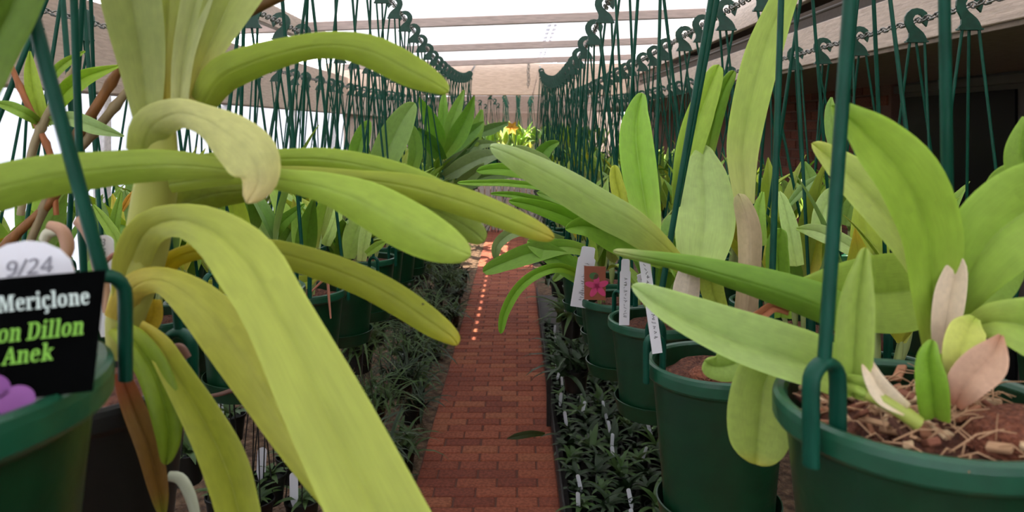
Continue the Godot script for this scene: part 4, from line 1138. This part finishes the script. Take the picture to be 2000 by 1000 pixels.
func white_tag(label: String, foot: Array, top: Array, w: float, z: float) -> void:
	var a := at(foot[0], foot[1], z); var b := at(top[0], top[1], z * 0.99)
	var o := thing("plant_label", a, label, "label")
	var y := (b - a).normalized()
	var h := a.distance_to(b)
	var x := y.cross(Vector3(0, 0, 1)).normalized()
	o.basis = Basis(x, y, x.cross(y))
	var ww := w / F * z
	var p := PackedVector2Array([Vector2(-ww * 0.5, 0), Vector2(ww * 0.5, 0), Vector2(ww * 0.52, h * 0.8), Vector2(ww * 0.42, h * 0.83), Vector2(ww * 0.4, h * 0.98), Vector2(ww * 0.3, h), Vector2(-ww * 0.3, h), Vector2(-ww * 0.4, h * 0.98), Vector2(-ww * 0.42, h * 0.83), Vector2(-ww * 0.52, h * 0.8)])
	var tg := part("tag", extrude(p, 0.0008), M.label, o)
	# a column of scribble along the tag
	var r := RandomNumberGenerator.new(); r.seed = int(foot[0])
	var st := SurfaceTool.new()
	var yy := h * 0.12
	while yy < h * 0.74:
		var pts := []
		for k in 5: pts.append(Vector3(ww * (0.06 + 0.2 * r.randf_range(-1, 1)), yy + 0.0009 * k, 0.0006))
		st.append_from(tube_mesh(pts, [0.00035], 4), 0, Transform3D())
		yy += r.randf_range(0.005, 0.0075)
	tag(part("handwriting", st.commit(), M.ink, tg), "", "", "", "stuff")

# ---------------------------------------------------------------- middle distance
func build_middle() -> void:
	var A := "8fb044"
	var o := known("LA10", "bright green fan-shaped orchid rosette on an upright stem left of the path")
	part("stem", tube_mesh([at(850, 400, 4.4) - o.position, at(852, 345, 4.4) - o.position, at(860, 300, 4.4) - o.position, at(868, 270, 4.4) - o.position], [0.024, 0.024, 0.026, 0.012], 10, lin("8ea85a"), 10), M.root, o)
	for d in [
		[[[864, 300, 9, 4.36], [852, 262, 17, 4.33], [834, 222, 13, 4.29], [818, 190, 2, 4.26]], [A, "7cae3a", "7cae3a"]],
		[[[868, 290, 9, 4.46], [866, 245, 11, 4.50], [866, 205, 8, 4.51], [868, 180, 2, 4.53]], [A, "8cb850", "8cb850"]],
		[[[868, 295, 7, 4.39], [878, 250, 12, 4.39], [892, 212, 11, 4.39], [906, 176, 2, 4.39]], [A, "93b85c", "93b85c"]],
		[[[868, 305, 7, 4.31], [892, 268, 18, 4.28], [912, 228, 14, 4.26], [926, 188, 2, 4.22]], [A, "80ae44", "80ae44"]],
		[[[864, 312, 9, 4.29], [846, 286, 15, 4.22], [828, 264, 11, 4.17], [810, 249, 2, 4.14]], ["6c9a3a", "62943a", "62943a"]],
		[[[868, 308, 7, 4.50], [898, 280, 13, 4.56], [925, 255, 11, 4.60], [945, 238, 2, 4.63]], ["6c9a3a", "6c9a42", "7ca44c"]],
		[[[862, 335, 8, 4.31], [885, 318, 13, 4.22], [908, 300, 9, 4.19], [922, 290, 2, 4.16]], ["7c9468", "8ca078", "7c9468"]],
		[[[850, 345, 7, 4.31], [872, 345, 13, 4.22], [893, 318, 8, 4.19], [935, 268, 2, 4.16]], ["54743a", "54783a", "54783a"]],
	]: traced_leaf(o, d[0], d[1], 0.6, 0.002, "leaf", 16)
	var b := known("LA4", "orchid with one large pale upright oval leaf left of the rosette")
	part("pseudobulb", tube_mesh([at(728, 470, 2.7) - b.position, at(732, 410, 2.7) - b.position, at(735, 348, 2.72) - b.position], [0.009, 0.014, 0.01], 10, lin("9cb068"), 10), M.root, b)
	for d in [
		[[[735, 350, 18, 2.72], [752, 306, 28, 2.72], [772, 262, 29, 2.72], [794, 222, 20, 2.72], [810, 201, 4, 2.72]], [A, "98b86c", "9cbc70"]],
		[[[690, 330, 14, 2.86], [700, 290, 18, 2.86], [712, 255, 14, 2.86], [722, 235, 2, 2.86]], [A, "86b048", "86b048"]],
		[[[800, 345, 10, 2.99], [812, 300, 14, 2.99], [806, 262, 12, 2.99], [796, 245, 2, 2.99]], [A, "7ca444", "7ca444"]],
	]: traced_leaf(b, d[0], d[1], 0.4, 0.003, "leaf", 18)
	var g := o
	for d in [
		[[[868, 345, 8, 4.05], [905, 325, 18, 3.90], [945, 307, 17, 3.75], [985, 300, 4, 3.60]], ["8ca070", "a0b48c", "a0b48c"]],
		[[[880, 372, 6, 4.05], [910, 352, 13, 3.90], [940, 328, 9, 3.75], [952, 320, 2, 3.75]], ["90aa64", "9cb478", "9cb478"]],
		[[[895, 372, 8, 4.20], [940, 348, 14, 4.20], [985, 340, 10, 4.20], [1010, 345, 2, 4.20]], ["6c8a4c", "6c8a4c", "6c8a4c"]],
		[[[925, 285, 8, 4.80], [932, 250, 13, 4.80], [941, 214, 3, 4.80]], [A, "8cb454", "8cb454"]],
		[[[905, 300, 8, 4.95], [935, 283, 10, 4.80], [970, 280, 3, 4.80]], ["86a468", "93ac78", "93ac78"]],
		[[[930, 262, 7, 6.00], [960, 252, 11, 6.00], [992, 240, 3, 6.00]], ["6c9050", "709454", "709454"]],
	]: traced_leaf(g, d[0], d[1], 0.4, 0.002, "leaf", 14)
	var lm := known("LA1", "orchid with pale broad leaves around the white tags, left of the path")
	for d in [
		[[[606, 480, 12, 1.85], [626, 440, 20, 1.9], [641, 408, 13, 1.95], [649, 396, 2, 1.97]], ["a4bc60", "a8c468", "acc870"]],
		[[[518, 468, 10, 1.8], [502, 432, 12, 1.8], [485, 407, 2, 1.8]], ["a4bc60", "acc474", "acc474"]],
		[[[536, 470, 12, 1.82], [522, 434, 17, 1.84], [506, 416, 9, 1.85], [496, 411, 2, 1.85]], ["9cb45c", "a4c06c", "a4c06c"]],
		[[[530, 468, 9, 1.75], [550, 436, 13, 1.72], [578, 412, 9, 1.7], [595, 398, 2, 1.7]], ["8cb044", "7ca83c", "7ca83c"]],
		[[[552, 480, 14, 1.74], [566, 455, 23, 1.76], [572, 440, 14, 1.77], [576, 434, 2, 1.77]], ["7c9c3c", "7ca43c", "8cb044"]],
		[[[626, 432, 8, 1.95], [604, 406, 9, 1.97], [581, 385, 2, 2.0]], ["b0bc50", "b4c458", "b4c458"]],
		[[[682, 505, 10, 1.9], [690, 470, 22, 1.92], [704, 434, 22, 1.95], [716, 408, 6, 1.97]], ["9cb454", "a0bc5c", "a0bc5c"]],
		[[[706, 510, 9, 1.88], [713, 462, 12, 1.9], [720, 432, 10, 1.92]], ["acb870", "a8c06c", "a8c06c"]],
		[[[716, 496, 6, 1.85], [738, 480, 9, 1.84], [756, 470, 2, 1.83]], ["9cbc54", "9cbc54", "9cbc54"]],
		[[[636, 480, 9, 2.0], [650, 440, 14, 2.05], [660, 405, 10, 2.1]], ["9cb454", "a4c064", "a4c064"]],
	]: traced_leaf(lm, d[0], d[1], 0.35, 0.0021, "leaf", 16)
	var ll := known("LB0", "orchid with upright leaves and a yellow sheath beside the rounded dated tag")
	for d in [
		[[[224, 490, 8, 1.32], [224, 440, 10, 1.32], [230, 405, 8, 1.32], [236, 376, 2, 1.32]], ["98b44c", "90b44c", "90b44c"]],
		[[[240, 500, 9, 1.30], [222, 458, 11, 1.30], [198, 422, 8, 1.30], [182, 400, 2, 1.30]], ["a0b850", "98b84c", "98b84c"]],
		[[[205, 480, 9, 1.38], [200, 420, 11, 1.38], [190, 385, 3, 1.38]], ["88a860", "80a058", "80a058"]],
		[[[238, 412, 4, 1.34], [250, 390, 6, 1.34], [262, 372, 2, 1.34]], ["d0a040", "d8b050", "d8b050"]],
		[[[258, 440, 9, 1.43], [252, 400, 11, 1.43], [244, 372, 3, 1.43]], ["88a860", "80a058", "80a058"]],
	]: traced_leaf(ll, d[0], d[1], 0.35, 0.0021, "leaf", 16)
	var rb := known("RB0", "orchid with pale arching leaves between the two nearest pots on the right")
	for d in [
		[[[1712, 520, 12, 1.2], [1650, 476, 17, 1.25], [1595, 452, 15, 1.3], [1556, 447, 3, 1.33]], ["a0bc60", "b0c880", "a4c060"]],
		[[[1596, 460, 14, 1.42], [1608, 415, 19, 1.46], [1622, 382, 14, 1.5], [1634, 366, 2, 1.52]], ["9cb864", "a4c074", "a4c074"]],
		[[[1556, 520, 14, 1.32], [1544, 450, 16, 1.36], [1530, 395, 10, 1.4], [1522, 374, 2, 1.42]], ["a8c068", "acc878", "b4cc80"]],
		[[[1540, 400, 5, 1.6], [1570, 368, 10, 1.6], [1606, 340, 3, 1.6]], ["90b468", "98b878", "98b878"]],
		[[[1590, 400, 8, 1.7], [1582, 350, 15, 1.7], [1570, 316, 4, 1.7]], ["90b058", "98bc68", "98bc68"]],
		[[[1490, 480, 9, 1.5], [1482, 420, 13, 1.52], [1490, 375, 3, 1.54]], ["98b84c", "90b848", "90b848"]],
		[[[1640, 330, 8, 1.9], [1628, 260, 15, 1.92], [1622, 215, 10, 1.94], [1624, 190, 2, 1.95]], ["90b058", "90b458", "98bc60"]],
		[[[1720, 500, 10, 1.5], [1735, 450, 14, 1.5], [1750, 415, 3, 1.5]], ["90b058", "90b458", "98bc60"]],
		[[[1650, 440, 9, 1.55], [1662, 400, 13, 1.55], [1690, 372, 3, 1.55]], ["90b058", "84a848", "84a848"]],
	]: traced_leaf(rb, d[0], d[1], 0.35, 0.0021, "leaf", 16)
	# orange flower far down the path
	var fo := known("far0", "distant orchid with an orange-yellow flower beyond the far beam")
	var fp := at(1000, 250, 9.35) - fo.position
	var f := part("flower_stalk", tube_mesh([Vector3.ZERO, Vector3(0.0, -0.12, -0.02), fo.position * 0.0 - fp + Vector3(0, -0.02, 0)], [0.006], 6, lin("7c9448"), 10), M.root, fo, Transform3D(Basis(), fp))
	for k in 6:
		var a := TAU * k / 6
		var P := []; var S := []; var W := []
		for i in 8:
			var t := i / 7.0
			P.append(Vector3(cos(a), sin(a), 0.4 * t) * 0.095 * t + Vector3(0, 0, 0.004 * k))
			S.append(Vector3(-sin(a), cos(a), 0))
			W.append(0.026 * sin(PI * minf(t + 0.08, 1.0)) + 0.001)
		part("petal", leaf_mesh(P, S, W, 0.3, 0.0015, [lin("d08a2a"), lin("e0b040")], false), M.sheath, f)
	# pot on the left with hanging roots
	var rp := lm
	for d in [[[[608, 555], [622, 545], [638, 540]]], [[[638, 540], [641, 560], [643, 590], [646, 622]]], [[[638, 540], [655, 548], [680, 556]]], [[[638, 540], [625, 553], [606, 572]]]]:
		var pp := []
		for q in d[0]: pp.append(at(q[0], q[1], 1.68) - rp.position)
		part("root", tube_mesh(pp, [0.0036, 0.003, 0.002], 8, lin("b87a62"), 8), M.root, rp)
	var y := lm
	traced_leaf(y, [[555, 560, 6, 1.7], [575, 555, 15, 1.66], [600, 550, 13, 1.62], [624, 540, 2, 1.6]], ["b8b850", "b0bc48", "b8bc50"], 0.3, 0.002)
	var y2 := known("LA0", "orchid in green pot with a yellow-green leaf, behind the big strap leaves")
	traced_leaf(y2, [[390, 552, 3, 1.38], [420, 556, 10, 1.4], [450, 562, 12, 1.42], [490, 556, 3, 1.43]], ["b8b850", "b0bc48", "b8bc50"], 0.3, 0.002)
	plant_tag(at(586, 470, 1.9), 0.1, 0.0, tag_mesh(0.05, 0.08, 0.001), "broad white tag with rounded top among leaves left of the path", "", "", null, 0.1)
	plant_tag(at(612, 455, 2.05), 0.1, 0.0, tag_mesh(0.07, 0.07, 0.001), "square cream tag with a printed column behind the rounded tag", "", "", null, -0.1)

# ---------------------------------------------------------------- low plants
func clump(root: Node3D, r: RandomNumberGenerator, n: int, len0: float, w: float, droop: float, spread: float) -> ArrayMesh:
	var v := PackedVector3Array(); var nn := PackedVector3Array(); var ix := PackedInt32Array()
	for k in n:
		var a := r.randf() * TAU
		var th := r.randf_range(0.1, 1.0)
		var L := len0 * r.randf_range(0.5, 1.1)
		var p := Vector3(r.randf_range(-1, 1) * spread, r.randf_range(-0.5, 0.5) * spread, r.randf_range(-1, 1) * spread)
		var s := Vector3(-sin(a), 0, cos(a))
		var ww := w * r.randf_range(0.6, 1.2)
		var base := v.size()
		var N := 6
		for i in N:
			var t := float(i) / (N - 1)
			var an := th + droop * t
			var T := Vector3(cos(a) * sin(an), cos(an), sin(a) * sin(an))
			if i: p += T * L / (N - 1)
			var half := ww * (1.0 - pow(t, 3.0)) + 0.0004
			var nr := s.cross(T).normalized()
			for e in [-1.0, 0.0, 1.0]:
				v.append(p + s * e * half + nr * (0.3 * half * absf(e)))
				nn.append((nr - s * e * 0.3).normalized())
		for i in N - 1:
			for j in 2:
				var q := base + i * 3 + j
				ix.append_array([q, q + 3, q + 1, q + 1, q + 3, q + 4])
	return grid_mesh(v, nn, PackedVector2Array(), PackedColorArray(), ix)

func build_low_plants() -> void:
	var r := RandomNumberGenerator.new(); r.seed = 77
	# grassy plants along the left edge of the path
	var cl := []
	for k in 5: cl.append(clump(null, r, 90, 0.28, 0.006, 1.6, 0.09))
	var cw := []
	for k in 4: cw.append(clump(null, r, 34, 0.26, 0.013, 1.4, 0.07))
	for k in 36:
		var z := 2.9 + (k / 3) * 0.46 + 0.12 * (k % 3)
		var up := k % 3
		var p := Vector3(-0.6 - 0.04 * up + r.randf_range(-0.06, 0.03), [0.14, 0.45, 0.8][up] + r.randf_range(-0.06, 0.06), -z)
		var o := thing("grassy_plant", p, "grassy dark plant at the left path edge, %s from the camera, %s tier" % [nth(k / 3), ["lowest", "middle", "upper"][up]], "plant", "grassy plants along the left path edge")
		o.rotation.y = r.randf() * TAU
		tag(part("foliage", cl[k % 5] if k % 3 else cw[k % 4], [M.grass, M.grass_deep][k % 2], o), "", "", "", "stuff")
		part("pot_body", SH.small_pot, M.black_pot, o, Transform3D(Basis().scaled(Vector3.ONE * 1.5), Vector3(0, 0.0, 0)))
		if up: for a in 3: part("wire", SH.wire, M.iron, o, Transform3D(Basis(Vector3.UP, a * 2.1), Vector3.ZERO))
		tag(part("old_roots", cl[(k + 2) % 5], M.grass_dry, o, Transform3D(Basis(Vector3.RIGHT, PI).scaled(Vector3(0.4, 0.9, 0.4)), Vector3(0, -0.05, 0))), "", "", "", "stuff")
	# dark strap plants at the right path edge
	for k in 7:
		var p := Vector3(0.3 + r.randf_range(-0.04, 0.06), 0.55 + 0.1 * (k % 3), -3.7 - k * 0.6)
		var o := thing("strap_plant", p, "dark strap-leaved plant hanging at the right path edge, %s from the camera" % nth(k), "plant", "dark strap plants along the right path edge")
		tag(part("foliage", cw[k % 4], M.grass if k % 2 else M.grass_deep, o, Transform3D(Basis().scaled(Vector3.ONE * 1.2), Vector3.ZERO)), "", "", "", "stuff")
		part("pot_body", SH.small_pot, M.black_pot, o, Transform3D(Basis().scaled(Vector3.ONE * 1.4), Vector3.ZERO))
		for a in 3: part("wire", SH.wire, M.iron, o, Transform3D(Basis(Vector3.UP, a * 2.1), Vector3.ZERO))
	# low bench tray of seedlings on the right
	var tray := thing("seedling_tray", Vector3(0.52, 0, -5.0), "black metal edged tray holding rows of seedling pots right of the path", "tray")
	part("side_rail", box(Vector3(0.012, 0.1, 5.4), 0.003), M.iron, tray, Transform3D(Basis(), Vector3(-0.315, 0.05, 0)))
	part("base_mesh", box(Vector3(0.64, 0.01, 5.4), 0.003), M.iron, tray, Transform3D(Basis(), Vector3(0, 0.012, 0)))
	part("corner_post", box(Vector3(0.025, 0.34, 0.025), 0.003), M.iron, tray, Transform3D(Basis(), Vector3(-0.335, 0.17, 0.65)))
	var sl := []
	for k in 5: sl.append(clump(null, r, 12, 0.11, 0.012, 1.0, 0.014))
	var c := 0
	for i in 24:
		for j in 5:
			var z := 2.8 + i * 0.15
			var x := 0.275 + j * 0.112 + r.randf_range(-0.008, 0.008)
			var p := Vector3(x, 0.1, -z + r.randf_range(-0.01, 0.01))
			var lb := "seedling in small black pot, tray row %s from the %s end, %s from the path" % [nth(i if i < 12 else 23 - i), "near" if i < 12 else "far", nth(j)]
			var o := thing("seedling_pot", p, lb, "seedling", "seedlings in the tray")
			part("pot_body", SH.small_pot, M.black_pot, o)
			tag(part("foliage", sl[c % 5], [M.grass, M.grass_deep, M.grass_deep][c % 3], o, Transform3D(Basis(Vector3.UP, r.randf() * TAU).scaled(Vector3.ONE * r.randf_range(0.8, 1.5)), Vector3(0, -0.01, 0))), "", "", "", "stuff")
			if r.randf() < 0.34:
				var mt: Material = M.yellow_label if c % 23 == 7 else M.label
				plant_tag(p + Vector3(r.randf_range(-0.02, 0.02), -0.02, 0.02), r.randf_range(-0.8, 0.8), r.randf_range(-0.2, 0.25), SH.tag_small, "small %s seedling tag, tray row %s from the %s end, %s from the path" % ["yellow" if mt == M.yellow_label else "white", nth(i if i < 12 else 23 - i), "near" if i < 12 else "far", nth(j)], "seedling tags", "", mt, r.randf_range(-0.3, 0.3))
			c += 1
	# low tier of small pots hanging on the left
	var lows := [[525, 925, 2.7], [500, 975, 2.6], [570, 890, 2.95], [365, 880, 2.5], [448, 808, 2.9], [395, 700, 3.1], [590, 975, 2.7], [440, 965, 2.4], [640, 900, 3.3], [690, 950, 3.2]]
	for k in lows.size():
		var q = lows[k]
		var p := at(q[0], q[1], q[2])
		var o := thing("small_hanging_pot", p, "small dark low hanging pot on the left, %s" % ["below the brown root", "lowest at the bottom edge", "upper right beside the grassy plants", "left of the drooping strap leaf", "under the black pot", "highest of the tier", "partly behind the long front leaf", "bottom edge behind the drooping leaf", "behind the long front leaf, toward the path", "lower one behind the long front leaf"][k], "plant", "low hanging pots on the left")
		part("pot_body", SH.small_pot, M.black_pot, o, Transform3D(Basis().scaled(Vector3.ONE * 1.35), Vector3.ZERO))
		tag(part("foliage", sl[k % 5], M.grass, o, Transform3D(Basis().scaled(Vector3.ONE * 1.1), Vector3(0, -0.01, 0))), "", "", "", "stuff")
		for a in 4:
			var d := Vector3(cos(a * 1.57 + k), 0, sin(a * 1.57 + k)) * 0.058
			part("wire", tube_mesh([d, Vector3(d.x * 0.4, 0.34, d.z * 0.4)], [0.0022], 6), M.black_pot, o)
		plant_tag(p + Vector3(-0.02, -0.02, 0.03), r.randf_range(-0.25, 0.25), r.randf_range(-0.15, 0.1), SH.tag_wide, "white tag in the small hanging pot %s" % ["below the brown root", "lowest at the bottom edge", "upper right beside the grassy plants", "left of the drooping strap leaf", "under the black pot", "highest of the low tier", "partly behind the long front leaf", "at the bottom edge behind the drooping leaf", "behind the long front leaf, toward the path", "lower behind the long front leaf"][k], "tags in the low hanging pots", "", null, r.randf_range(-0.15, 0.15))
	var br: Node3D = special["LA0"]
	var bp := []
	for q in [[400, 775], [430, 770], [460, 763], [478, 785], [510, 795]]: bp.append(at(q[0], q[1], 1.33) - br.position)
	part("dry_root", tube_mesh(bp, [0.003, 0.004, 0.0045, 0.004, 0.002], 8, lin("5c4032"), 14), M.root, br)
	# fallen leaf on the path
	var fl := thing("fallen_leaf", at(1030, 852, 4.1), "fallen dark leaf sticking out over the brick path at the tray post", "leaf")
	traced_leaf(fl, [[1064, 848, 3, 4.15], [1040, 847, 6, 4.1], [1010, 852, 6, 4.08], [990, 857, 1, 4.07]], ["5a6a3a", "4c5a34", "5a5a3a"], 0.2, 0.002, "leaf", 12)
